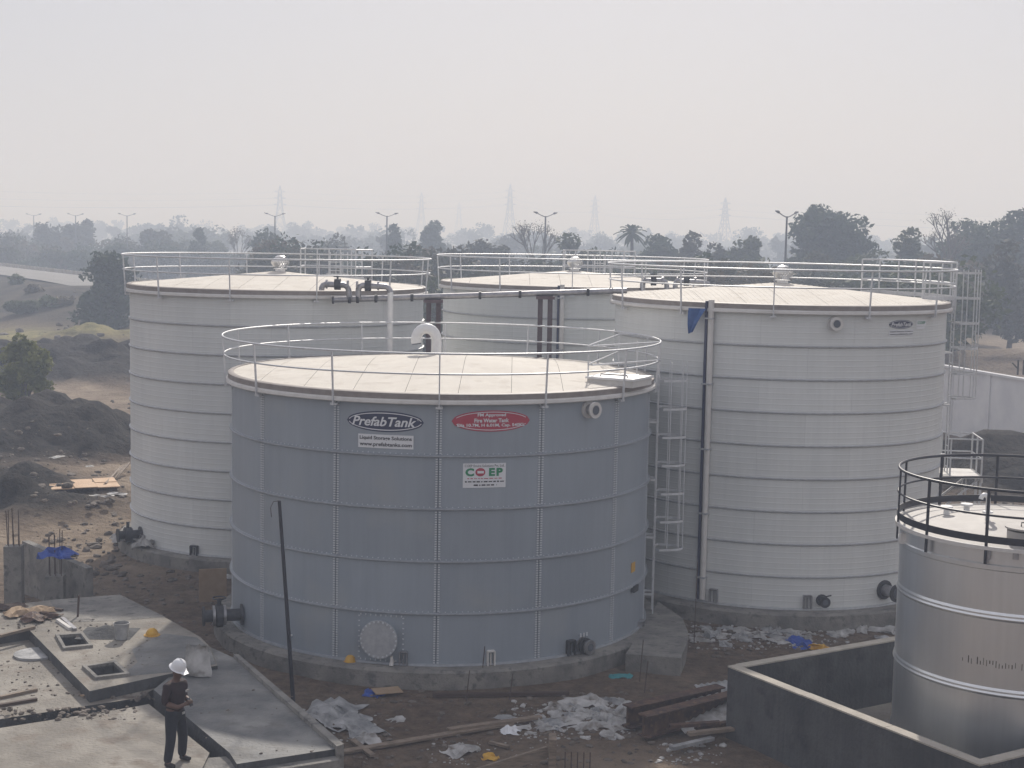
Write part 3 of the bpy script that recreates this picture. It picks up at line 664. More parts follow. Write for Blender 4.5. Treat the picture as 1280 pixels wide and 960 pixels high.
for i, (x, lb) in enumerate(((542, 'brown twin-column pipe support in the gap between the two rear tanks'), (682, 'brown twin-column pipe support in front of the rearmost tank'))):
    p = PY(x, 366, Yp+.02); r = root('pipe_stanchion', lb, 'stanchion', (p.x, p.y, 0), 0, 'painted pipe stanchions')
    top = pl.z+(pr.z-pl.z)*(p.x-pl.x)/(pr.x-pl.x)
    for s in (-1, 1):
        part('column', MB().box((.145*s, .16, (top-.4)/2), (.13, .012, top+.4)).box((.145*s-.066, .16, (top-.4)/2), (.012, .12, top+.4)).box((.145*s+.066, .16, (top-.4)/2), (.012, .12, top+.4)), 'purple', r, False)
    part('cross_beam', MB().box((0, .06, top-.13), (.55, .34, .09)), 'purple', r, False); part('base_plate', MB().box((0, .16, -.39), (.6, .35, .06)), 'purple', r, False)

# ---------------------------------------------------------------- small bright tank in its containment
r5 = root('water_tank', 'small bright steel tank with black railing inside the dark-walled pit', 'water tank', (9.82, 28.35, 0), group='round bolted water tanks')
T5 = Tank(); T5.o, T5.cx, T5.cy, T5.R, T5.H, T5.z0 = r5, 9.82, 28.35, 2.30, 4.42, 0
zs = [-.3, .42, 1.80, 3.18, 4.40]
for i in range(4):
    part('wall_course', MB().lathe([(2.295, zs[i]), (2.30, zs[i]+.004), (2.30, zs[i+1]-.004), (2.295, zs[i+1])], 128), 'stainless', r5, 30)
    if i < 3: part('swage_ring', MB().lathe([(2.30, zs[i+1]-.08), (2.318, zs[i+1]-.065), (2.33, zs[i+1]-.04), (2.328, zs[i+1]-.02), (2.306, zs[i+1]), (2.318, zs[i+1]+.02), (2.312, zs[i+1]+.04), (2.30, zs[i+1]+.08)], 128), 'stainless', r5, 'all')
part('roof_plate', MB().lathe([(.001, 4.62), (1.2, 4.55), (2.30, 4.44), (2.37, 4.43), (2.37, 4.38), (2.30, 4.36)], 128), 'stainless_top', r5, 30)
part('roof_edge', MB().lathe([(2.36, 4.445), (2.40, 4.44), (2.40, 4.375), (2.36, 4.37)], 128, True), 'flash', r5, 30)
part('drip_band', MB().lathe([(2.302, 4.12), (2.325, 4.1), (2.325, 4.02), (2.302, 4.0)], 128), 'stainless', r5, 40)
rl = part('guard_rail', MB().ringtube(2.36, 5.46, .028, 96, 8), 'black', r5, 'all')
part('mid_rail', MB().ringtube(2.36, 5.0, .022, 96, 6), 'black', rl, 'all')
part('toe_board', MB().lathe([(2.352, 4.50), (2.368, 4.50), (2.368, 4.63), (2.352, 4.63)], 96, True), 'black', rl, 30)
for i in range(12):
    a = R_(-19-45.5+30*i); part('rail_post', MB().bar(cyl(2.385, a, 4.12), cyl(2.365, a, 5.46), .05, .03, cyl(1, a, 0)), 'black', rl, False)
def T5p(x, y, z): v = P(x, y, z); return v.x-T5.cx, v.y-T5.cy
x, y = T5p(1234, 652, 4.55)
o = part('breather_pipe', MB().tube([(x, y, 4.5), (x, y, 4.98)]+[(x-.07+.07*math.cos(t*.45), y, 4.98+.08*math.sin(t*.45)) for t in range(1, 8)], .045, 10), 'white', r5)
part('flange', MB().tube([(x, y, 4.72), (x, y, 4.75)], .1, 12), 'white', o); part('flange', MB().tube([(x, y, 4.52), (x, y, 4.56)], .1, 12), 'white', o)
for px_, py_ in ((1183, 645), (1208, 642)):
    x, y = T5p(px_, py_, 4.5); o = part('roof_nozzle', MB().tube([(x, y, 4.45), (x, y, 4.68)], .06, 10), 'white', r5); part('flange', MB().tube([(x, y, 4.66), (x, y, 4.70)], .12, 12), 'white', o)
x, y = T5p(1283, 672, 4.55)
o = part('roof_manway', MB().tube([(x, y, 4.45), (x, y, 4.68)], .34, 28), 'stainless_top', r5, 40); part('lid', MB().tube([(x, y, 4.72), (x, y, 4.75)], .38, 28), 'stainless_top', o, 40)
part('handle', MB().tube([(x-.1, y, 4.75), (x-.1, y, 4.82), (x+.06, y, 4.82), (x+.06, y, 4.75)], .012, 6), 'iron', o)
for i, x in enumerate((1235, 1270)):
    a, z = hit(T5, x, 693); part('rail_bracket', MB().box(cyl(2.34, a, z), (.1, .08, .16), a), 'pipe', r5, False)
a, z = hit(T5, 1131, 664); part('lifting_lug', MB().box(cyl(2.34, a, 4.18), (.12, .10, .2), a), 'flash', r5, False)
mb = MB(); rr = random.Random(4)
a0_, a1_ = hit(T5, 1203, 831)[0], hit(T5, 1290, 830)[0]; zz = hit(T5, 1240, 830)[1]
for i in range(22):
    if rr.random() < .2: continue
    a = a0_+(a1_-a0_)*i/22; h = rr.uniform(.05, .14); mb.box(cyl(2.301, a, zz+rr.uniform(-.03, .03)), (rr.uniform(.008, .02), .004, h), a)
part('scuff_marks', mb, 'stain', r5, False, kind='stuff')
A, B, Cc = P(910, 832, 1.1), P(1226, 956, 1.1), P(1119, 800, 1.1)
e1 = (B-A); L1 = e1.length; e1.normalize(); e2 = Vector((-e1.y, e1.x, 0)); 
if e2.dot(Cc-A) < 0: e2 = -e2
L2 = 7.6; th = .2
cw = root('containment_wall', 'dark rendered open-topped pit wall with pale coping around the small steel tank', 'wall')
def wallseg(p, q, inset0=0, inset1=0):
    d = (q-p).normalized(); nrm = Vector((-d.y, d.x, 0))
    if nrm.dot((A+e1*L1/2+e2*L2/2)-p) < 0: nrm = -nrm
    p2, q2 = p+d*inset0, q-d*inset1; m = (p2+q2)/2+nrm*th/2; L_ = (q2-p2).length; rz = math.atan2(d.y, d.x)
    w = part('wall_run', MB().box((m.x, m.y, .3), (L_, th, 1.54), rz), 'dark_render_and_shade', cw, False)
    nseg = max(2, int(L_/1.9))
    for i in range(nseg):
        c_ = p2+d*(L_*(i+.5)/nseg)+nrm*th/2; part('coping_length', MB().box((c_.x, c_.y, 1.085+random.uniform(-.003, .004)), (L_/nseg-.012, th+.03, .03), rz+random.uniform(-.004, .004)), 'coping', w, False)
P1, P2, P3, P4 = A, A+e1*L1, A+e1*L1+e2*L2, A+e2*L2
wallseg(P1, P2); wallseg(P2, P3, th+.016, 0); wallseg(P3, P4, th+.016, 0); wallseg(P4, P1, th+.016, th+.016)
pf = [tuple((P1+e1*.05+e2*.05)[:2]), tuple((P2-e1*.05+e2*.05)[:2]), tuple((P3-e1*.05-e2*.05)[:2]), tuple((P4+e1*.05-e2*.05)[:2])]
part('pit_floor', MB().prism(pf, -.6, -.3), 'slab', cw, False)

# ---------------------------------------------------------------- tank foundations
def foundation(T, label, dr=.45, z0=-.75, notch=()):
    r = root('tank_foundation', label, 'foundation', (T.cx, T.cy, 0), group='concrete rings under the big tanks')
    mb = MB(); n = 120; Rw = T.R+dr; rows = ((T.R-.3, -.004), (Rw-.06, -.004), (Rw, -.05), (Rw+.01, -.45), (Rw+.02, z0))
    rr = random.Random(int(T.cx*10))
    for i in range(n):
        a = 2*math.pi*i/n
        for k, (q, z) in enumerate(rows):
            j = noise.noise(Vector((q*math.cos(a)*1.3, q*math.sin(a)*1.3, z*2)))*.05 if k else 0
            mb.v.append(tuple(cyl(q+j, a, z+(j*.35 if 0 < k < 3 else 0))))
    q = len(rows); mb.f = [(i*q+j, ((i+1) % n)*q+j, ((i+1) % n)*q+j+1, i*q+j+1) for i in range(n) for j in range(q-1)]
    part('ring_beam', mb, 'concrete', r, True)
    part('tank_bed', MB().lathe([(.01, -.01), (T.R-.3, -.01)], 64), 'concrete', r, False); return r
f1 = foundation(T1, 'rough concrete ring under the blue-grey tank'); foundation(T2, 'rough concrete ring under the tall tank with the blue rag', .5)
foundation(T3, 'rough concrete ring under the tall tank beside the soil heaps', .4); foundation(T4, 'rough concrete ring under the rearmost tank', .4)
lpt = [P(x, y, .0) for x, y in ((782, 818), (851, 823), (858, 806), (860, 790), (853, 773), (822, 752), (816, 770), (802, 786))]
part('landing_slab', MB().prism([(p.x-T1.cx, p.y-T1.cy) for p in lpt], -.6, .012), 'concrete', f1, False)

# ---------------------------------------------------------------- cast slab and site concrete, lower left
def poly(pts, z): return [tuple(P(x, y, z)[:2]) for x, y in pts]
def deck(name, pts, z, holes=(), top='slab'):
    o = part(name, MB().prism(poly(pts, z), -.6, z, [poly(h, z) for h in holes]), top, sl, False); o.data.materials.append(MAT['dark_render_and_shade'])
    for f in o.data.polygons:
        if abs(f.normal.z) < .5: f.material_index = 1  # shade of the slab's upright faces put into a darker colour
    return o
def inset_rect(pts, z): return poly(pts, z)
sl = root('concrete_slab', 'large stepped concrete slab with two square openings, cast on the site', 'slab')
U = [(-90, 772), (0, 757), (75, 749), (150, 743), (205, 771), (250, 796), (263, 809), (272, 832), (218, 841), (112, 864), (36, 787), (-90, 806)]
h1 = [(74, 797), (101, 795), (111, 808), (82, 811)]; h2 = [(109, 836), (142, 831), (156, 844), (122, 848)]
zu = .85
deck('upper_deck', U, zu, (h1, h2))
for h in (h1, h2):
    c_ = [sum(p[0] for p in h)/4, sum(p[1] for p in h)/4]; out = [(c_[0]+(x-c_[0])*1.28, c_[1]+(y-c_[1])*1.28) for x, y in h]
    part('opening_curb', MB().prism(poly(out, zu), zu-.02, zu+.06, [poly(h, zu)]), 'concrete', sl, False)
Lp = [(-90, 812), (34, 793), (36, 787), (112, 864), (218, 841), (222, 846), (170, 873), (0, 899), (-90, 912)]
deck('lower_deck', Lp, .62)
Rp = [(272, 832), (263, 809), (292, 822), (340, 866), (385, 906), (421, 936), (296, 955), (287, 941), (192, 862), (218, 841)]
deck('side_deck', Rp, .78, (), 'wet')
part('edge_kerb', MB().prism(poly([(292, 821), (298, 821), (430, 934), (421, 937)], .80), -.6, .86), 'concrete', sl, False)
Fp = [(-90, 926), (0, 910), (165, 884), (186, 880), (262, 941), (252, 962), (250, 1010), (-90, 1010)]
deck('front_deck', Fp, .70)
part('drain_channel', MB().prism(poly([(-90, 905), (0, 892), (190, 862), (300, 955), (250, 990), (160, 905), (-90, 935)], .62), -.6, .12), 'wet', sl, False)
part('damp_patch', MB().prism(poly([(165, 812), (205, 792), (246, 797), (262, 810), (270, 830), (217, 840), (150, 846), (172, 828)], zu), zu+.001, zu+.004), 'wet', sl, False)
part('broken_edge', MB().prism(poly([(250, 944), (296, 940), (420, 936), (424, 946), (320, 962), (246, 968)], .72), -.6, .66), 'concrete', sl, False)
part('far_apron', MB().prism(poly([(62, 750), (150, 744), (206, 771), (150, 776), (78, 778)], zu), zu+.001, zu+.005), 'concrete', sl, False)

# ---------------------------------------------------------------- boundary wall, right
wa, wb = P(1150, 450.5, 3.2), P(1345, 483, 3.2); wa.z = wb.z = 0
bw = root('boundary_wall', 'pale plastered boundary wall behind the tall tank with the blue rag', 'wall')
d = (wb-wa).normalized(); LL = (wb-wa).length; rz = math.atan2(d.y, d.x); nb = int(LL/3.0)
for i in range(nb):
    c_ = wa+d*(LL*(i+.5)/nb); part('wall_panel', MB().box((c_.x, c_.y, 1.25), (LL/nb-.3, .15, 3.6), rz), 'plaster', bw, False)
for i in range(nb+1):
    c_ = wa+d*(LL*i/nb); part('pier', MB().box((c_.x, c_.y, 1.3), (.31, .3, 3.75), rz), 'plaster', bw, False)
c_ = (wa+wb)/2; part('coping', MB().box((c_.x, c_.y, 3.12), (LL, .34, .12), rz), 'plaster', bw, False)
for i, (x, y) in enumerate(((1272, 468), (1279, 468))):
    p = P(x, y, 3.2); r = root('wire_bracket', ['dark forked barbed-wire bracket on the boundary wall', 'dark straight barbed-wire bracket at the picture edge of the wall'][i], 'bracket', (p.x, p.y, 3.18))
    part('arm', MB().bar((0, 0, 0), (0, 0, .75), .07), 'iron', r, False)
    if i == 0: part('arm', MB().bar((0, 0, .3), (-.3, 0, .6), .06), 'iron', r, False)
# ---------------------------------------------------------------- lamps along the highway
for k in range(8):
    if k == 4: continue
    Y = 125*(1+.261*k); X = 125*(.179-.1537*k); z0 = gz(X, Y)
    lab = 'twin-arm street lamp, %s along the highway' % ['first and nearest of the row', 'second', 'third', 'fourth', '', 'fifth in view', 'sixth in view', 'seventh and farthest in view'][k]
    r = root('street_lamp', lab, 'street lamp', (X, Y, z0), math.atan2(32.6, -19.2)-math.pi/2+R_(25), 'street lamps along the highway')
    ht = 11.75-z0
    part('pole', MB().tube([(0, 0, -.2), (0, 0, ht*.5), (0, 0, ht-.25)], [.13, .11, .08], 8), 'polemat', r)
    for s in (-1, 1):
        part('arm', MB().tube([(0, 0, ht-.35), (s*.8, 0, ht-.2), (s*1.7, 0, ht+.05)], .05, 6), 'polemat', r)
        part('lamp_head', MB().tube([(s*1.5, 0, ht+.03), (s*1.7, 0, ht+.07), (s*2.2, 0, ht+.14)], [.06, .13, .06], 6), 'polemat', r)
# ---------------------------------------------------------------- pylons and wires
pyl = [(350, 232, 1000), (527, 240, 1250), (574, 252, 1500), (638, 230, 1080), (744, 244, 1180), (907, 247, 980)]
pnames = ['above the round dark tree', 'second from the soil-heap side', 'smallest and faintest', 'tallest, above the middle of the scene', 'just beyond the palm', 'beside the nearest street lamp']
tops = []
for (x, y, Y), nm in zip(pyl, pnames):
    tp = PY(x, y, Y); h = tp.z+1
    r = root('power_pylon', 'hazy steel lattice power pylon, '+nm, 'pylon', (tp.x, Y, -1), R_(20), 'power pylons on the horizon')
    lv = [0, .22, .4, .55, .67, .78, .88, 1.0]; wd_ = [5.2, 3.8, 2.7, 1.9, 1.45, 1.2, .9, .18]; mb = MB(); th_ = .34
    for i in range(7):
        for sx, sy in ((-1, -1), (1, -1), (1, 1), (-1, 1)):
            mb.bar((sx*wd_[i], sy*wd_[i], lv[i]*h), (sx*wd_[i+1], sy*wd_[i+1], lv[i+1]*h), th_)
        for (ax, ay), (bx, by) in (((-1, -1), (1, -1)), ((1, -1), (1, 1)), ((1, 1), (-1, 1)), ((-1, 1), (-1, -1))):
            mb.bar((ax*wd_[i], ay*wd_[i], lv[i]*h), (bx*wd_[i+1], by*wd_[i+1], lv[i+1]*h), th_*.7); mb.bar((bx*wd_[i], by*wd_[i], lv[i]*h), (ax*wd_[i+1], ay*wd_[i+1], lv[i+1]*h), th_*.7)
    part('lattice_body', mb, 'polemat', r, False)
    for f in (.67, .78, .89):
        w = 6.3*(1.25-f*.6)*.8
        for s in (-1, 1): part('cross_arm', MB().bar((s*.5, 0, f*h), (s*w, 0, f*h+.2), th_).bar((s*.4, 0, f*h+1.3), (s*w, 0, f*h+.2), th_*.7), 'polemat', r, False)
    tops.append((tp.x, Y, -1, h))
def wire(i, j, f, off):
    (x0, y0, z0, h0), (x1, y1, z1, h1) = (tops[i] if isinstance(i, int) else i), (tops[j] if isinstance(j, int) else j)
    a, b_ = Vector((x0+off, y0, z0+h0*f)), Vector((x1+off, y1, z1+h1*f)); pts = []
    for k in range(13):
        t = k/12; p = a.lerp(b_, t); p.z -= 4*.03*(b_-a).length*t*(1-t)*.6; pts.append(p)
    return pts
lf, rt = (-510, 860, -1, 44), (640, 940, -1, 44)
chain = [lf, 0, 3, 4, 5, rt]
wn_ = 0
for f, off in ((.67, -4.2), (.67, 4.2), (.78, -3.9), (.89, 3.6)):
    mb = MB()
    for i, j in zip(chain[:-1], chain[1:]): mb.tube(wire(i, j, f, off), .05, 4, cap=False)
    wn_ += 1
    single('power_line', mb, 'polemat', 'thin sagging power line strung between the hazy pylons', 'power line', group='power lines between the pylons', smooth=False)
# ---------------------------------------------------------------- trees and scrub
def leafmat(name, c1, c2): 
    m = M(name, c1, c2, .9, .75, 0, lo=.3, hi=.7, spec=.25, transl=.18); return m
LM = dict(dark=leafmat('dark_leaf', (.016, .036, .014), (.045, .075, .026)), mid=leafmat('mid_leaf', (.035, .055, .02), (.09, .11, .04)),
          lime=leafmat('sunny_leaf', (.07, .09, .022), (.24, .25, .075)), dry=leafmat('dry_leaf', (.075, .06, .04), (.14, .115, .07)), dull=leafmat('dull_scrub_leaf', (.04, .05, .028), (.085, .085, .05)))
def leaf_obj(name, pos, size, mat, parent=None, squash=1):
    n_ = len(pos); nrm = RNG.normal(size=(n_, 3)); nrm[:, 2] = np.abs(nrm[:, 2])+.3; nrm /= np.linalg.norm(nrm, axis=1)[:, None]
    t = RNG.normal(size=(n_, 3)); t -= (t*nrm).sum(1)[:, None]*nrm; t /= np.linalg.norm(t, axis=1)[:, None]; bb = np.cross(nrm, t)
    s = (size*RNG.uniform(.5, 1.2, n_))[:, None]; w = s*RNG.uniform(.35, .7, n_)[:, None]
    V = np.stack([pos-t*s, pos-bb*w, pos+t*s, pos+bb*w], 1).reshape(-1, 3)
    me = bpy.data.meshes.new(name); me.vertices.add(4*n_); me.vertices.foreach_set('co', V.astype(np.float32).ravel())
    me.loops.add(4*n_); me.loops.foreach_set('vertex_index', np.arange(4*n_, dtype=np.int32)); me.polygons.add(n_)
    me.polygons.foreach_set('loop_start', np.arange(0, 4*n_, 4, dtype=np.int32)); me.update(calc_edges=True); me.validate()
    me.materials.append(LM[mat]); return ob(name, me, parent)
def cloud(cx, cy, cz, rx, ry, rz, nclump, per, rc, bottom=.35):
    pts = []; cl = []; nl = max(3, nclump//11); lob = RNG.normal(size=(nl, 3)); lob /= np.linalg.norm(lob, axis=1)[:, None]; lob *= RNG.uniform(.35, .62, nl)[:, None]; lob[:, 2] = np.maximum(lob[:, 2], -bottom*.6)
    for i in range(nclump):
        d = RNG.normal(size=3); d /= np.linalg.norm(d); d[2] = max(d[2], -bottom); q = RNG.uniform(.2, .95)**.6
        lb = lob[i % nl]+d*q*.42; c_ = np.array((cx+lb[0]*rx, cy+lb[1]*ry, cz+lb[2]*rz)); cl.append(c_)
        k = RNG.normal(size=(per, 3)); k /= np.linalg.norm(k, axis=1)[:, None]; k *= (RNG.uniform(.25, 1, per)**.5*rc*RNG.uniform(.6, 1.25))[:, None]; k[:, 2] *= .75
        pts.append(c_+k)
    return np.concatenate(pts), cl
def tree(x, ytop, Y, wpx, label, mat='dark', group='trees behind the tanks', base=None, nclump=46, per=110, shape=1, name='broadleaf_tree', trunk=.32, leaf=.3, bottom=.35):
    tp = PY(x, ytop, Y); z0 = gz(tp.x, Y) if base is None else base; h = tp.z-z0; rx = wpx/F*Y/2
    r = root(name, label, 'tree', (tp.x, Y, z0), 0, group)
    ch = h*(1-trunk); cz = h*trunk+ch*.5
    pts, cl = cloud(0, 0, cz, rx*.85, rx*.8, ch*.44*shape, nclump, per, max(.55, rx*.26), bottom)
    lo_, hi_ = np.percentile(pts[:, 2], .5), pts[:, 2].max(); zb_ = h*trunk*.85
    sz = (h-zb_)/(hi_-lo_); pts[:, 2] = zb_+(pts[:, 2]-lo_)*sz; sx = 2*rx/(np.percentile(pts[:, 0], 99.5)-np.percentile(pts[:, 0], .5)); pts[:, :2] *= sx; cl = [np.array((c_[0]*sx, c_[1]*sx, zb_+(c_[2]-lo_)*sz)) for c_ in cl]
    leaf_obj('crown', pts, 1.3*leaf*(Y/170)**.5, mat, r)
    mb = MB().tube([(0, 0, -.3), (.06*h*.1, 0, h*trunk*.7), (0, .05, cz)], [.03*h, .022*h, .012*h], 8)
    for c_ in cl[:9]: mb.tube([(0, 0, h*trunk*RNG.uniform(.7, 1.1)), (c_[0]*.5, c_[1]*.5, h*trunk+(c_[2]-h*trunk)*.6), tuple(c_)], [.014*h, .009*h, .003*h], 5)
    part('trunk', mb, 'bark', r); return r
def bare_tree(x, ytop, Y, wpx, label):
    tp = PY(x, ytop, Y); z0 = gz(tp.x, Y); h = tp.z-z0; r = root('bare_tree', label, 'tree', (tp.x, Y, z0), 0, 'trees behind the tanks'); rx = wpx/F*Y/2
    mb = MB(); rr = random.Random(int(x)); ends = []
    def br(p, d, L_, rad, lv):
        q = p+d*L_; mb.tube([p, p.lerp(q, .5)+Vector((rr.uniform(-.05, .05), rr.uniform(-.05, .05), 0))*L_, q], [rad, rad*.85, rad*.65], 5, cap=False)
        if lv == 0: ends.append(q); return
        for _ in range(3 if lv > 1 else 4):
            nd = (d+Vector((rr.uniform(-1, 1), rr.uniform(-1, 1), rr.uniform(-.25, .7)))*.75).normalized(); br(q, nd, L_*rr.uniform(.6, .85), rad*.62, lv-1)
    br(Vector((0, 0, -.2)), Vector((0, 0, 1)), h*.30, .025*h, 4)
    zmax = max(v[2] for v in mb.v); s = h/zmax; xm = max(abs(v[0]) for v in mb.v); sx = rx/xm
    mb.v = [(v[0]*sx, v[1]*sx, v[2]*s) for v in mb.v]
    part('trunk', mb, 'bark', r)
    pts = np.array([(e.x*sx, e.y*sx, e.z*s) for e in ends for _ in range(9)])+RNG.normal(size=(len(ends)*9, 3))*.3
    leaf_obj('crown', pts, .10, 'dry', r)
tree(1053, 255, 178, 88, 'big dark rounded tree standing beside the nearest street lamp', nclump=120, per=170, trunk=.15, bottom=.7)
tree(1016, 284, 176, 36, 'lower dark shoulder tree at the foot of the big rounded tree', nclump=30)
tree(1236, 261, 185, 104, 'big dark tree near the picture\'s right edge, above the boundary wall', nclump=115, per=170, trunk=.15, bottom=.7)
tree(1128, 284, 170, 62, 'mid-green tree between the two big dark trees', 'mid', nclump=50, trunk=.1, bottom=.7)
bare_tree(1172, 263, 176, 84, 'thin leafless brown tree next to the dark tree above the boundary wall')
tree(1180, 318, 150, 95, 'brownish dry tree above the railed corner of the tall tank', 'dry', trunk=.2)
tree(1268, 300, 140, 60, 'dull green tree at the very edge above the boundary wall', 'dull', trunk=.15)
tree(347, 286, 215, 74, 'round dark dome-shaped tree behind the roof ventilator of the tank by the heaps', nclump=50, trunk=.12)
tree(247, 285, 260, 22, 'narrow dark column-shaped tree standing alone in the haze', nclump=26, trunk=.1, name='column_tree')
bare_tree(295, 284, 240, 40, 'pale leafless tree between the column tree and the dome tree')
tree(498, 281, 250, 34, 'dark tree just beside the third street lamp', nclump=30, trunk=.15)
tree(536, 276, 262, 44, 'taller dark bushy tree next to the third street lamp', nclump=34, trunk=.15)
tree(140, 314, 140, 66, 'dense dark-green tree right beside the tank by the soil heaps', 'dark', base=gz(-37, 140)-1.0, nclump=64, per=120, trunk=.0, leaf=.26, bottom=.95)
tree(25, 376, on(25, 404).y, 36, 'small rounded bush beyond the yellow grass patch', 'mid', trunk=.15, name='bush', nclump=24, leaf=.22, group='bushes on the site edge')
tree(70, 278, 330, 50, 'hazy tree clump between two distant street lamps', 'dull', trunk=.1)
tree(105, 275, 340, 44, 'hazy taller tree clump beside the sixth street lamp', 'dull', trunk=.1)
tree(190, 286, 300, 56, 'hazy round tree right of the fifth street lamp', 'dull', trunk=.1)
bare_tree(672, 279, 190, 70, 'leafless thorny tree behind the second street lamp')
tree(720, 291, 175, 70, 'low dark tree behind the ventilator of the rearmost tank', 'mid', trunk=.1)
tree(832, 293, 185, 50, 'dark tree beside the palm', 'dark', trunk=.1)
tree(880, 291, 180, 66, 'dull green tree under the pylon beside the nearest street lamp', 'dull', trunk=.1)
tree(930, 294, 178, 60, 'dull green tree just short of the nearest street lamp', 'mid', trunk=.1)
tree(610, 300, 185, 70, 'low dull tree between the second and third street lamps', 'dull', trunk=.1)
tree(424, 292, 240, 60, 'greyish tree between the third and fourth street lamps', 'dull', trunk=.1)
# near bush with yellow-green leaves
p = on(28, 520); bt = root('bush', 'sunlit yellow-green bush growing on the dark soil bank', 'bush', tuple(p), 0, 'bushes on the site edge')
pts, cl = cloud(0, 0, 2.3, 2.0, 1.7, 2.1, 70, 170, .5, .8); leaf_obj('crown', pts, .13, 'lime', bt)
mb = MB()
for c_ in cl[:18]: mb.tube([(RNG.uniform(-.2, .2), RNG.uniform(-.2, .2), -.2), (c_[0]*.4, c_[1]*.4, c_[2]*.5), tuple(c_)], [.06, .04, .012], 5)
part('stem', mb, 'bark', bt)
# palm
tp = PY(790, 284, 190); z0 = gz(tp.x, 190); h = tp.z-z0
pm_ = root('palm_tree', 'palm with a spiky crown of drooping fronds behind the tanks', 'tree', (tp.x, 190, z0)); part('trunk', MB().tube([(0, 0, -.2), (.15, 0, h*.5), (0, 0, h-.6)], [.3, .22, .2], 8), 'bark', pm_)
for i in range(30):
    a = i*2.399; el = R_(80-i*3.6); L_ = RNG.uniform(2.0, 2.6); mb = MB(); prev = None; hd = Vector((math.cos(a), math.sin(a), 0)); sd_ = Vector((-math.sin(a), math.cos(a), 0))
    for j in range(8):
        t = j/7; c_ = Vector((0, 0, h-.6))+hd*(L_*t*math.cos(el))+Vector((0, 0, L_*t*math.sin(el)-1.1*t*t)); w = .30*math.sin(math.pi*(.12+.86*t))
        mb.v += [tuple(c_-sd_*w-Vector((0, 0, .12))), tuple(c_), tuple(c_+sd_*w-Vector((0, 0, .12)))]
    mb.f = [f for j in range(7) for f in ((3*j, 3*j+1, 3*j+4, 3*j+3), (3*j+1, 3*j+2, 3*j+5, 3*j+4))]
    part('frond', mb, LM['dark'], pm_, False)
# scrub belt behind the tanks, and far woodland: masses nobody could count
def belt(name, label, spec, leaf, mats):
    for mt in mats:
        allp = []
        for (x, Y, hh, rw, n_) in spec[mt]:
            z0 = gz(x, Y); pts, _ = cloud(x, Y, z0+hh*.45, rw, rw*.8, hh*.55, n_, 55, max(.7, rw*.3), .9); allp.append(pts)
        o = leaf_obj(name, np.concatenate(allp), leaf, mt); o['kind'] = 'stuff'; o['label'] = label
sp1_ = dict(dark=[], mid=[], dull=[], dry=[])
for i in range(320):
    Y = RNG.uniform(112, 190); xp = RNG.uniform(-120, 1400)
    if xp < 330: Y = RNG.uniform(255, 330)
    if xp > 1185 and Y < 172: Y = RNG.uniform(172, 210)
    X = (xp-640)/F*Y; hz = CH-(RNG.uniform(297, 334)-289)/F*Y
    sp1_[['dark', 'mid', 'dull', 'dull', 'dry'][RNG.integers(5)]].append((X, Y, max(2, hz-gz(X, Y)), RNG.uniform(3, 6.5), 30))
for i in range(170):
    t_, u_ = RNG.uniform(-30, 130), RNG.uniform(8, 34); X, Y = ROAD_A+ROAD_D*t_+np.array((ROAD_D[1], -ROAD_D[0]))*-u_
    sp1_[['dull', 'dry', 'mid'][i % 3]].append((X, Y, RNG.uniform(.2, .7)*(1+(i % 9 == 0)), RNG.uniform(.5, 2.2), 7))
belt('scrub', 'tangled belt of scrub and low trees behind the tanks', sp1_, .34, list(sp1_))
sp2 = dict(dull=[], mid=[])
for i in range(330):
    Y = RNG.uniform(330, 1100); xp = RNG.uniform(-250, 1530); X = (xp-640)/F*Y; hh = RNG.uniform(6, 11)*(1+.35*(Y > 600))
    sp2[['dull', 'mid'][i % 2]].append((X, Y, hh, RNG.uniform(6, 14), 12))
belt('woodland', 'far hazy woodland along the horizon', sp2, 1.0, list(sp2))
# ---------------------------------------------------------------- person
def skinmesh(name, joints, edges, mat, parent, sub=2):
    me = bpy.data.meshes.new(name); me.from_pydata([j[0] for j in joints], edges, []); o = bpy.data.objects.new(name, me); C.objects.link(o)
    md = o.modifiers.new('s', 'SKIN'); me.skin_vertices[0].data[0].use_root = True
    for i, j in enumerate(joints): rr = j[1]; me.skin_vertices[0].data[i].radius = rr if isinstance(rr, tuple) else (rr, rr)
    ms = o.modifiers.new('u', 'SUBSURF'); ms.levels = ms.render_levels = sub
    bpy.context.view_layer.update()
    ev = bpy.data.meshes.new_from_object(o.evaluated_get(bpy.context.evaluated_depsgraph_get())); ev.materials.clear(); ev.materials.append(MAT[mat]); ev.shade_smooth()
    bpy.data.objects.remove(o); bpy.data.meshes.remove(me); return ob(name, ev, parent)
pp = P(219, 955, .70)
pe = root('person', 'person in white helmet, maroon shirt and dark trousers looking down at both hands', 'person', tuple(pp), R_(-118))
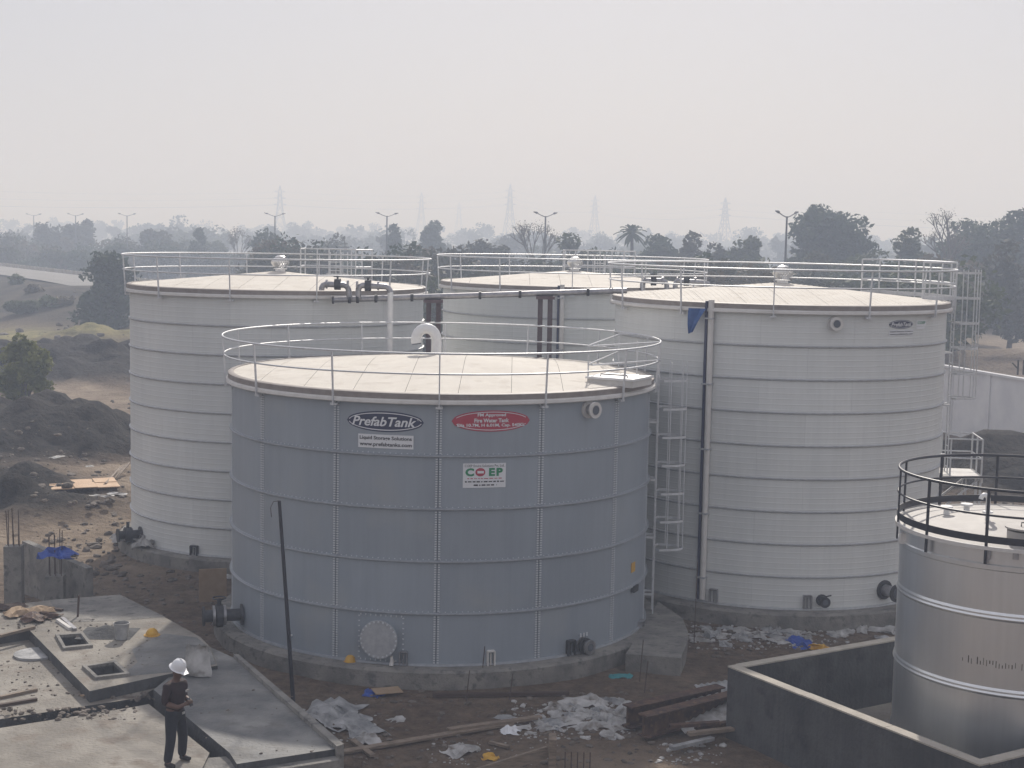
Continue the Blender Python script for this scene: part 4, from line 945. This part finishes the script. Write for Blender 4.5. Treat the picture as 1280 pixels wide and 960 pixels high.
# local frame: faces +Y (away from the camera), turned to its right by the rotation above; z up
J_ = [((0, 0, .93), .135), ((0, .0, 1.08), .125), ((0, .0, 1.25), .15), ((0, .0, 1.40), .13), ((0, .02, 1.47), .065), ((0, .05, 1.53), .062), ((0, .075, 1.60), .095), ((0, .085, 1.68), .10),
      ((.17, 0, 1.39), .07), ((.235, -.02, 1.13), .055), ((.17, .21, 1.07), .042), ((.07, .29, 1.12), .03),
      ((-.17, 0, 1.39), .07), ((-.235, -.02, 1.13), .055), ((-.17, .21, 1.07), .042), ((-.05, .29, 1.12), .03),
      ((.10, 0, .88), .10), ((.16, .05, .48), .07), ((.19, -.02, .09), .045), ((.20, .12, .04), .035),
      ((-.10, 0, .88), .10), ((-.17, .03, .48), .07), ((-.22, -.05, .09), .045), ((-.24, .09, .04), .035)]
E_ = [(0, 1), (1, 2), (2, 3), (3, 4), (4, 5), (5, 6), (6, 7), (3, 8), (8, 9), (9, 10), (10, 11), (3, 12), (12, 13), (13, 14), (14, 15), (0, 16), (16, 17), (17, 18), (18, 19), (0, 20), (20, 21), (21, 22), (22, 23)]
skinmesh('body', J_, E_, 'skin', pe)
skinmesh('shirt', [((0, 0, .86), .165), ((0, 0, 1.08), .165), ((0, .0, 1.25), .19), ((0, 0, 1.385), .16), ((0, .015, 1.46), .085), ((.18, 0, 1.385), .09), ((.24, -.02, 1.14), .075), ((.225, .05, 1.11), .065), ((-.18, 0, 1.385), .09), ((-.24, -.02, 1.14), .075), ((-.225, .05, 1.11), .065)],
         [(0, 1), (1, 2), (2, 3), (3, 4), (3, 5), (5, 6), (6, 7), (3, 8), (8, 9), (9, 10)], 'shirt', pe)
skinmesh('trousers', [((0, 0, 1.04), .15), ((0, 0, .90), .155), ((.10, 0, .84), .118), ((.16, .045, .48), .09), ((.19, -.01, .06), .075), ((-.10, 0, .84), .118), ((-.17, .03, .48), .09), ((-.22, -.04, .06), .075)],
         [(0, 1), (1, 2), (2, 3), (3, 4), (1, 5), (5, 6), (6, 7)], 'trousers', pe)
for s, x, y in ((1, .19, .0), (-1, -.225, -.03)): skinmesh('shoe', [((x, y-.06, .05), .05), ((x+.005*s, y+.06, .05), .05), ((x+.015*s, y+.17, .04), .04)], [(0, 1), (1, 2)], 'shoe', pe)
hl = part('helmet', MB().lathe([(.001, .135), (.05, .13), (.09, .105), (.12, .05), (.126, 0), (.128, -.02), (.118, -.02)], 28), 'helmet', pe, 60, (0, .085, 1.72), (R_(-26), 0, 0))
part('brim', MB().lathe([(.12, -.02), (.155, -.028), (.16, -.034), (.12, -.032)], 28, True), 'helmet', hl, 60); part('peak', MB().prism([(-.10, .10), (.10, .10), (.06, .20), (-.06, .20)], -.034, -.024), 'helmet', hl, False)
part('helmet_ridge', MB().tube([(0, -.115, .03), (0, -.07, .115), (0, 0, .14), (0, .07, .115), (0, .115, .03)], .014, 6), 'helmet', hl)
part('name_badge', MB().box((-.08, .205, 1.30), (.09, .012, .035)), 'plastic', pe, False); part('belt_buckle', MB().box((0, .185, .93), (.06, .012, .04)), 'alu', pe, False)
# face: nose, ears
part('nose', MB().tube([(0, .175, 1.65), (0, .195, 1.61), (0, .175, 1.595)], [.01, .02, .012], 6), 'skin', pe)
for s in (-1, 1):
    part('ear', MB().tube([(.098*s, .07, 1.655), (.108*s, .065, 1.63), (.098*s, .075, 1.60)], [.012, .02, .01], 6), 'skin', pe)
    h = ob('hand', None, pe, (.06*s, .30, 1.125)); bpy.data.objects.remove(h)
    mb = MB().tube([(.085*s, .275, 1.115), (.05*s, .31, 1.13)], [.032, .036], 8)
    for k in range(4): mb.tube([(.05*s, .315, 1.10+.018*k), (.025*s, .345, 1.105+.018*k), (.0, .345-.004*k, 1.108+.018*k)], [.010, .009, .007], 6)
    mb.tube([(.06*s, .30, 1.155), (.035*s, .32, 1.175), (.012*s, .33, 1.175)], [.011, .010, .008], 6)
    part('hand', mb, 'skin', pe)
ph = single('phone', MB().box((0, 0, 0), (.075, .012, .15)), 'ink', 'small dark phone held by the person in the white helmet', 'phone', smooth=False)
ph.matrix_world = Matrix.Translation(pp) @ Matrix.Rotation(R_(-118), 4, 'Z') @ Matrix.Translation((0, .325, 1.14)) @ Matrix.Rotation(R_(35), 4, 'X')
# ---------------------------------------------------------------- site clutter
def crumple(name, mat, label, cat, p, sx, sy, hgt, rz=0, seed=0, n_=9, group=None, flat=False):
    mb = MB(); sd_ = seed*13.7
    for j in range(n_):
        for i in range(n_):
            u, v = i/(n_-1)-.5, j/(n_-1)-.5; e = max(0, 1-(u*u+v*v)*3.2)
            q = Vector((u*2.6+sd_, v*2.6, sd_)); w = noise.noise(q*.9)*.34; w2 = noise.noise(q*.9+Vector((7, 3, 1)))*.34
            z = hgt*((1-abs(noise.noise(q*.8+Vector((0, 5, 0)))*1.6))*.55*e**.7+.30*abs(noise.noise(q*1.9))+.02)
            mb.v.append(((u+w)*sx, (v+w2)*sy, max(0, z)+.01))
    mb.f = [(j*n_+i, j*n_+i+1, (j+1)*n_+i+1, (j+1)*n_+i) for j in range(n_-1) for i in range(n_-1)]
    o = ob(name, mesh(name, mb, mat, False, recalc=False), None, tuple(p), (0, 0, rz)); return tag(o, label, cat, group)
rr = random.Random(11); s_ = 0
for (x0, x1, y0, y1, cnt, lab, grp) in ((868, 1005, 782, 806, 34, 'crumpled white plastic scrap in the litter strewn below the tall tank with the blue rag', 'white plastic scraps below the tall tank'),
                                        (1005, 1118, 782, 800, 12, 'white plastic scrap beyond the pit wall coping', 'white plastic scraps beyond the pit wall'),
                                        (690, 788, 872, 914, 40, 'crumpled white plastic scrap in the heap behind the rusty beams', 'white plastic scraps by the beams'),
                                        (630, 700, 892, 918, 7, 'white plastic scrap strewn along the timber plank', 'white plastic scraps by the plank')):
    for k in range(cnt):
        s_ += 1; p = on(rr.uniform(x0, x1), rr.triangular(y0, y1)); p.z -= .02
        crumple('plastic_scrap', 'plastic' if rr.random() < .75 else 'greyplastic', lab, 'plastic scrap', p, rr.uniform(.25, .8), rr.uniform(.12, .4), rr.uniform(.08, .24), rr.uniform(0, 6), s_, 9, grp)
for i, (x, y, sx, sy, h, m, lab) in enumerate(((735, 880, 1.0, .6, .35, 'plastic', 'largest crumpled white sheet heaped behind the rusty beams'), (700, 905, 1.2, .4, .16, 'plastic', 'white sheet spread flat in front of the heap behind the beams'),
        (415, 893, 1.6, 1.0, .5, 'greyplastic', 'grey crumpled tarpaulin heaped against the slab edge'), (445, 910, 1.3, .8, .4, 'greyplastic', 'dark grey plastic sheet lying below the tarpaulin heap'), (460, 928, .55, .45, .35, 'plastic', 'pale bundle at the end of the timber plank'),
        (497, 900, .42, .38, .08, 'plastic', 'single white paper lying on open ground'), (468, 866, .6, .5, .1, 'blue', 'blue plastic sheet under the cardboard'), (1000, 806, .95, .5, .3, 'blue', 'blue tarpaulin scrap lying near the pit wall corner'),
        (1024, 812, .6, .4, .25, 'yellow', 'yellow scrap beside the blue tarpaulin near the pit wall'), (775, 846, .5, .3, .15, 'teal', 'teal plastic scrap at the foot of the landing slab'), (575, 940, .7, .5, .25, 'plastic', 'white litter near the bottom edge below the plank'),
        (640, 915, .5, .4, .22, 'sign', 'bluish white packet beside the plank'), (762, 920, .55, .35, .2, 'plastic', 'small white sack in front of the beams'), (612, 948, .3, .25, .2, 'yellow', 'orange scrap at the very bottom edge'))):
    p = on(x, y); p.z -= .02; crumple('plastic_sheet' if 'sheet' in lab or 'scrap' in lab else 'litter_piece', m, lab, 'litter', p, sx, sy, h, i*.7, 60+i, 11)
p = on(484, 868); single('cardboard_sheet', MB().box((0, 0, .09), (.62, .45, .015)), 'card', 'flat brown cardboard sheet on the blue plastic', 'cardboard', tuple(p), R_(20), smooth=False)
p = on(266, 752); o = single('board', MB().box((0, 0, .45), (.75, .04, .95)), 'card', 'brown board leaning behind the outlet pipe of the blue-grey tank', 'board', tuple(p), R_(15), smooth=False)
# bags on the ring by the far tank
for i, (x, y, s) in enumerate(((163, 676, .5), (181, 684, .42))):
    p = P(x, y, .0); crumple('cement_bag', 'plastic', ['white bag sagging under the black outlet valve', 'smaller white bag beside the one under the black valve'][i], 'bag', (p.x, p.y-.1, 0), s*1.7, s*1.2, s*1.3, .3, 90+i, 11)
# steel beams
def beam(x0, y0, x1, y1, lab, h=.42, w=.3, t=.03, dz=0):
    a, b_ = on(x0, y0), on(x1, y1); d = (b_-a); L_ = d.length; m = (a+b_)/2; rz = math.atan2(d.y, d.x)
    mb = MB().box((0, 0, h/2), (L_, t, h-2*t)).box((0, 0, t/2), (L_, w, t)).box((0, 0, h-t/2), (L_, w, t))
    return single('steel_beam', mb, 'rust', lab, 'steel beam', (m.x, m.y, min(a.z, b_.z)+.08+dz), rz, 'rusty steel beams', False)
beam(783, 914, 900, 886, 'rusty brown steel I-beam lying behind its twin, farther from the camera', .46); beam(803, 926, 925, 893, 'rusty brown steel I-beam lying in front of its twin', .46)
def plank(x0, y0, x1, y1, lab, w=.2, t=.05, mat='wood', name='timber_plank', dz=0):
    a, b_ = on(x0, y0), on(x1, y1); d = b_-a; m = (a+b_)/2; mb = MB().bar(a+Vector((0, 0, t/2+.03+dz))-m, b_+Vector((0, 0, t/2+.03+dz))-m, w, t)
    return single(name, mb, mat, lab, 'plank' if 'plank' in lab else 'bar', tuple(m), 0, smooth=False)
plank(424, 944, 640, 907, 'long pale timber plank lying across the dirt', .17); plank(560, 918, 676, 902, 'second timber plank overlapping the long pale plank\'s far end', .15, dz=.05)
plank(541, 872, 711, 870, 'thin dark bar lying along the foot of the tank ring', .09, .07, 'rebar', 'steel_bar'); plank(440, 928, 466, 948, 'short plank stub crossing below the long pale plank', .12)
plank(612, 931, 636, 937, 'short stick lying below the planks', .08)
# timber form at the bottom edge
fr = root('timber_form', 'broken timber formwork corner at the bottom edge', 'formwork', tuple(on(690, 962)))
part('board', MB().box((0, 0, .28), (.14, .4, .75)), 'wood', fr, False); part('board', MB().bar((-1.5, -.5, .05), (-.1, 0, .35), .06, .22), 'wood', fr, False)
for k in range(5): part('rebar', MB().bar((.25+.12*k, .1, -.1), (.25+.12*k, .1, .32), .02), 'rebar', fr, False)
# corrugated sheets
def corr(x, y, lx, ly, lab, rz, tilt, mat='plastic', dz=0):
    mb = MB(); nn = 40
    for i in range(nn+1):
        u = -lx/2+lx*i/nn; z = .016*math.sin(i*2*math.pi/5)
        mb.v += [(u, -ly/2, z), (u, ly/2, z)]
    mb.f = [(2*i, 2*i+2, 2*i+3, 2*i+1) for i in range(nn)]; p = on(x, y)
    o = single('roofing_sheet', mb, mat, lab, 'roofing sheet', (p.x, p.y, p.z+.25+dz), 0, 'corrugated sheets', True); o.rotation_euler = (R_(tilt), R_(-6), rz); return o
corr(880, 905, 1.5, 1.2, 'white corrugated roofing sheet leaning out from behind the pit wall', .35, 12); corr(905, 878, 1.1, .9, 'grey-white corrugated sheet half hidden behind the pit wall corner', .2, 5, 'greyplastic', .05)
for i, (x, y, m_, lab) in enumerate(((868, 925, 'rust', 'dark rusty scrap bar on the white corrugated sheet'), (890, 930, 'wood', 'split timber on the scrap by the corrugated sheet'), (897, 918, 'rust', 'rusty angle on top of the corrugated sheet'), (865, 938, 'greyplastic', 'grey sleeve lying at the end of the scrap pile'))):
    p = on(x, y); single('scrap_bar', MB().box((0, 0, .33-.06*i), (1.1, .13, .07)), m_, lab, 'scrap', tuple(p), .25+.12*i, smooth=False)
# black pole
b0, b1 = on(368, 891), PY(349, 626, 31.2)
po = root('pole', 'tall thin black pole leaning in front of the blue-grey tank', 'pole', tuple(b0)); dv = Vector((b1.x-b0.x, 31.2-b0.y, b1.z-b0.z))
part('shaft', MB().tube([(0, 0, -.15), tuple(dv*.5), tuple(dv)], [.048, .042, .036], 8), 'black', po)
part('wire_hook', MB().tube([dv, dv+Vector((-.12, 0, -.02)), dv+Vector((-.18, 0, -.15)), dv+Vector((-.16, 0, -.35))], .008, 5), 'rebar', po)
# rags of blue on T2
a, z = hit(T2, 866, 385, .25)
mb = MB()
for j in range(7):
    for i in range(6):
        v = j/6; u = i/5; w = .50*(1-.78*v)*(u-.45)+.13*(1-v)-.03*v; dep = .05*math.sin(u*7+v*3)
        mb.v.append(tuple(cyl(T2.R+.30+dep, a+w/T2.R, z-.68*v*(1-.06*u))+Vector((T2.cx, T2.cy, 0))))
mb.f = [(j*6+i, j*6+i+1, (j+1)*6+i+1, (j+1)*6+i) for j in range(6) for i in range(5)]
single('blue_rag', mb, 'flagblue', 'blue cloth rag hanging from the eave of the tall tank', 'rag', smooth=True)
# slab clutter
def onz(x, y, z): return P(x, y, z)
p = onz(152, 799, zu); bk = root('bucket', 'translucent mortar-stained bucket standing on the slab', 'bucket', tuple(p))
part('pail', MB().lathe([(.001, .01), (.13, .01), (.17, .36), (.165, .36), (.126, .03)], 20), 'greyplastic', bk, 40); part('mortar', MB().lathe([(.001, .17), (.148, .17)], 20), 'card', bk, False); part('bucket_rim', MB().ringtube(.172, .36, .012, 20, 6), 'plastic', bk)
p = onz(190, 794, zu); hh = root('helmet', 'yellow safety helmet lying on the slab beside the bucket', 'helmet', tuple(p))
part('dome', MB().lathe([(.001, .16), (.06, .15), (.11, .11), (.135, .05), (.14, .0)], 20), 'yellow', hh, 60); part('brim', MB().lathe([(.135, .0), (.18, -.005), (.18, .012), (.135, .02)], 20, True), 'yellow', hh, 60)
p = onz(438, 826, 0); single('yellow_helmet', MB().lathe([(.001, .15), (.06, .14), (.1, .1), (.12, .04), (.13, .0), (.15, .005)], 16), 'yellow', 'yellow helmet-like piece resting on the concrete ring of the blue-grey tank', 'helmet')
o = bpy.data.objects['yellow_helmet']; o.name = 'helmet'; o.location = p+Vector((0, -.05, 0))
p = onz(45, 819, .62); single('disc_cover', MB().tube([(0, 0, .005), (0, 0, .05)], .46, 36), 'greyplastic', 'round pale disc cover lying on the lower deck of the slab', 'cover', tuple(p), smooth=40)
for i, (x0, y0, x1, y1, z, m_, lab) in enumerate(((72, 775, 88, 786, zu, 'flash', 'pale pipe offcut lying on the slab, outer of the pair'), (78, 773, 94, 787, zu, 'pipe', 'grey pipe offcut lying on the slab, inner of the pair'),
        (53, 759, 78, 763, zu, 'rebar', 'short dark bar on the far part of the slab'), (0, 795, 43, 784, zu, 'wood', 'pale timber batten at the corner of the slab step'), (0, 872, 46, 862, .62, 'wood', 'near batten of the small timber frame on the slab'), (0, 882, 46, 874, .62, 'rebar', 'dark bar of the small timber frame on the slab'))):
    a, b_ = P(x0, y0, z+.03), P(x1, y1, z+.03); m = (a+b_)/2
    single('offcut', MB().bar(a-m, b_-m, .08, .06), m_, lab, 'offcut', tuple(m), 0, smooth=False)
a, b_ = P(97, 771, zu), PY(98.5, 744, P(97, 771, zu).y); single('stake', MB().tube([(0, 0, -.05), b_-a], .025, 6), 'rebar', 'single rusty stake standing upright on the far slab', 'stake', tuple(a))
for i, (x, y) in enumerate(((10, 762), (25, 768), (40, 775), (55, 772), (48, 766))):
    p = P(x, y, zu); crumple('rag_pile', ['rebar', 'card', 'rust', 'rust', 'card'][i], ['dark rag at the picture edge of the slab', 'tan rag in the slab rubbish', 'tan-brown rag nearest the slab step', 'dark rusty rag by the pipe offcuts', 'brown rag in the middle of the slab rubbish'][i], 'rag', p, .7, .5, .25, i, 120+i, 8)
for i, (x, y) in enumerate(((118, 868), (135, 865), (150, 862))):
    p = P(x, y, .62); crumple('rag_pile', 'card', ['tan cement rag under the slab step, leftmost', 'tan cement rag under the slab step, middle', 'tan cement rag under the slab step, next to the person'][i], 'rag', p, .4, .35, .2, i, 140+i, 8)
p = P(247, 844, .80)
mb = MB()
for j in range(9):
    for i in range(9):
        u, v = i/8-.5, j/8; bulge = .16*math.cos(u*math.pi)*math.sin(min(1, v+.15)*math.pi)**.5 if v < .86 else .03
        for_ = noise.noise(Vector((u*5, v*5, 2)))*.04; mb.v.append((u*.62*(1-.25*v)+for_, -bulge, .62*v+for_+(.05*math.sin(u*14) if v == 1 else 0)))
for j in range(9):
    for i in range(9):
        u, v = i/8-.5, j/8; mb.v.append((u*.62*(1-.25*v), .16*math.cos(u*math.pi)*(1-v), .62*v))
for k in (0, 81): mb.f += [(k+j*9+i, k+j*9+i+1, k+(j+1)*9+i+1, k+(j+1)*9+i) for j in range(8) for i in range(8)]
single('cement_sack', mb, 'plastic', 'white woven sack standing on the slab behind the person', 'sack', tuple(p), R_(-10))
p = P(135, 792, zu); mb = MB(); N_ = 14
for j in range(N_):
    for i in range(N_):
        u, v = (i/(N_-1)-.5)*2, (j/(N_-1)-.5)*2; r_ = math.hypot(u, v); mb.v.append((u*.6, v*.5, max(0, .2*(1-r_)*(1+.3*noise.noise(Vector((u*3, v*3, 1)))))+.004))
mb.f = [(j*N_+i, j*N_+i+1, (j+1)*N_+i+1, (j+1)*N_+i) for j in range(N_-1) for i in range(N_-1)]
single('mortar_heap', mb, 'dark_render_and_shade', 'low dark heap of mortar on the slab behind the bucket', 'heap', tuple(p))
# unfinished columns, low wall and tarp beyond the slab
def column(x, w, ytop, Y, lab, nbar, ybar):
    tp = PY(x, ytop, Y); r = root('concrete_column', lab, 'column', (tp.x, Y, gz(tp.x, Y)-.1), R_(6), 'unfinished concrete columns'); h = tp.z-gz(tp.x, Y)+.1; bt = PY(x, ybar, Y).z-gz(tp.x, Y)+.1
    part('shaft', MB().box((0, 0, h/2), (w, w*.8, h)), 'concrete', r, False)
    for k in range(nbar):
        u = -w*.38+w*.76*k/(nbar-1); part('rebar', MB().tube([(u, (-.1 if k % 2 else .1), h-.05), (u+rr.uniform(-.04, .04), (-.1 if k % 2 else .1), bt+rr.uniform(-.15, .15))], .012, 5), 'rebar', r)
column(17, .44, 682, 38.2, 'tall grey unfinished concrete column at the picture edge with rebar on top', 6, 640); column(69, .46, 719, 38.6, 'shorter unfinished concrete column below the blue tarpaulin', 6, 668)
lw0, lw1 = PY(32, 674, 41.5), PY(112, 735, 38.3); lw0.z = lw1.z = 0; d = lw1-lw0; m = (lw0+lw1)/2
lw = root('low_wall', 'low grey concrete wall running back from the slab beside the columns', 'wall', (m.x, m.y, -.5), math.atan2(d.y, d.x)); part('wall_run', MB().box((0, 0, .75), (d.length, .2, 1.5)), 'concrete', lw, False)
p = PY(70, 690, 38.5); o = crumple('tarpaulin', 'blue', 'bright blue tarpaulin bunched over the rebar of the shorter column', 'tarpaulin', (p.x, p.y, p.z-.18), .85, .5, .5, .1, 200, 11)
# plywood and poles by the track
p = on(104, 612); pw = root('plywood_stack', 'orange plywood sheets lying in the sun by the soil heap', 'plywood', tuple(p), R_(22))
for i in range(3):
    for j in range(2): part('plywood_sheet', MB().box((-.82+.83*i, -.5+1.02*j, .22+.02*((i+j) % 2)), (.81, 1.0, .03)), 'ply', pw, False)
for i in range(4):
    a, b_ = on(132+4*i, 608-2*i), on(150+4*i, 595-2*i); m = (a+b_)/2
    single('scaffold_pole', MB().tube([a-m+Vector((0, 0, .1)), b_-m+Vector((0, 0, .35))], .05, 6), 'wood', 'grey scaffold pole lying beyond the plywood sheets', 'pole', tuple(m), 0, 'scaffold poles by the plywood')
for i, (x, y) in enumerate(((123, 621), (72, 572), (113, 584), (5, 656), (210, 706), (282, 722), (147, 618))):
    p = on(x, y); crumple('litter_piece', 'plastic', ['white scrap in front of the plywood', 'pale scrap on the dark soil bank', 'pale scrap on the track edge beyond the plywood', 'white scrap at the picture edge by the tall column', 'pale offcut below the far tank ring', 'white paper between the two tank rings', 'pale scrap at the end of the poles'][i], 'litter', p, .8 if y < 640 else .5, .35, .12, i, 220+i, 7)
for i, (x, y, lab) in enumerate(((660, 833, 'short rebar'),)): pass
for x, ys in ((583, (838, 860)), (594, (812, 830)), (602, (808, 834)), (637, (842, 858)), (800, (800, 836)), (806, (826, 850)), (868, (700, 790))):
    a = P(x, ys[1], -.0); a.y -= 0; t_ = PY(x+4, ys[0], a.y); single('rebar_stub', MB().tube([(0, 0, -.3), t_-a], .012, 5), 'rebar', 'thin rusty rebar stub sticking up from the concrete rings', 'rebar', tuple(a), 0, 'rebar stubs in the concrete')
# loose stones: uncountable
def stones(name, label, regions, mat='rock'):
    mb = MB(); q = random.Random(5)
    g_ = (1+5**.5)/2; base = [Vector(v).normalized() for v in ((-1, g_, 0), (1, g_, 0), (-1, -g_, 0), (1, -g_, 0), (0, -1, g_), (0, 1, g_), (0, -1, -g_), (0, 1, -g_), (g_, 0, -1), (g_, 0, 1), (-g_, 0, -1), (-g_, 0, 1))]
    fs = [(0, 11, 5), (0, 5, 1), (0, 1, 7), (0, 7, 10), (0, 10, 11), (1, 5, 9), (5, 11, 4), (11, 10, 2), (10, 7, 6), (7, 1, 8), (3, 9, 4), (3, 4, 2), (3, 2, 6), (3, 6, 8), (3, 8, 9), (4, 9, 5), (2, 4, 11), (6, 2, 10), (8, 6, 7), (9, 8, 1)]
    for (x0, x1, y0, y1, n_, s0, s1, *zz) in regions:
        for _ in range(n_):
            px, py = q.uniform(x0, x1), q.uniform(y0, y1); p = P(px, py, zz[0]) if zz else on(px, py); s = s0+(s1-s0)*q.random()**3.5
            ax, ay, az, rz = s*q.uniform(.7, 1.4), s*q.uniform(.6, 1.0), s*q.uniform(.35, .7), q.uniform(0, 6.3); c_, s_ = math.cos(rz), math.sin(rz)
            vs_ = []
            for v in base:
                k = q.uniform(.72, 1.15); X, Y_ = v.x*ax*k, v.y*ay*k; vs_.append(p+Vector((X*c_-Y_*s_, X*s_+Y_*c_, v.z*az*k+az*.3)))
            mb.add(vs_, fs)
    o = ob(name, mesh(name, mb, mat, False)); o['kind'] = 'stuff'; o['label'] = label
stones('rubble', 'loose stones and clods scattered over the site', [(0, 165, 362, 440, 240, .1, .6), (40, 165, 590, 720, 420, .03, .22), (0, 165, 500, 600, 260, .04, .2), (80, 280, 700, 760, 260, .02, .13), (300, 900, 862, 958, 700, .015, .10), (840, 1110, 775, 830, 420, .015, .11), (200, 300, 760, 800, 80, .02, .1), (1190, 1280, 600, 640, 120, .06, .3)])
stones('grit', 'mortar crumbs and grit left on the slab decks', [(0, 160, 775, 790, 90, .01, .05, .85), (0, 170, 884, 900, 160, .01, .09, .70), (40, 200, 790, 835, 120, .008, .035, .85), (0, 110, 820, 870, 160, .008, .05, .62), (100, 200, 866, 876, 60, .02, .12, .60), (250, 420, 860, 945, 60, .008, .04, .78)])
stones('litter', 'fine white plastic litter trodden into the soil', [(862, 1060, 778, 812, 330, .02, .09), (640, 790, 876, 924, 240, .02, .10), (370, 470, 880, 930, 60, .02, .08), (820, 905, 930, 956, 60, .02, .1), (530, 700, 925, 958, 50, .02, .06)], 'plastic')
# ---------------------------------------------------------------- haze
hz_ = MB().box((0, 1950, 24), (5000, 5000, 52)); me = mesh('haze', hz_, 'white'); me.materials.clear()
hm = bpy.data.materials.new('haze_air'); hm.use_nodes = True; n, l = hm.node_tree.nodes, hm.node_tree.links; n.remove(n['Principled BSDF'])
pv = n.new('ShaderNodeVolumePrincipled'); pv.inputs['Color'].default_value = (.70, .80, .98, 1); pv.inputs['Absorption Color'].default_value = (1, 1, 1, 1); pv.inputs['Density'].default_value = .0024; pv.inputs['Anisotropy'].default_value = .1
l.new(pv.outputs[0], n['Material Output'].inputs['Volume']); me.materials.append(hm); ho = ob('haze', me); ho['kind'] = 'stuff'; ho['label'] = 'pale dusty haze filling the air'
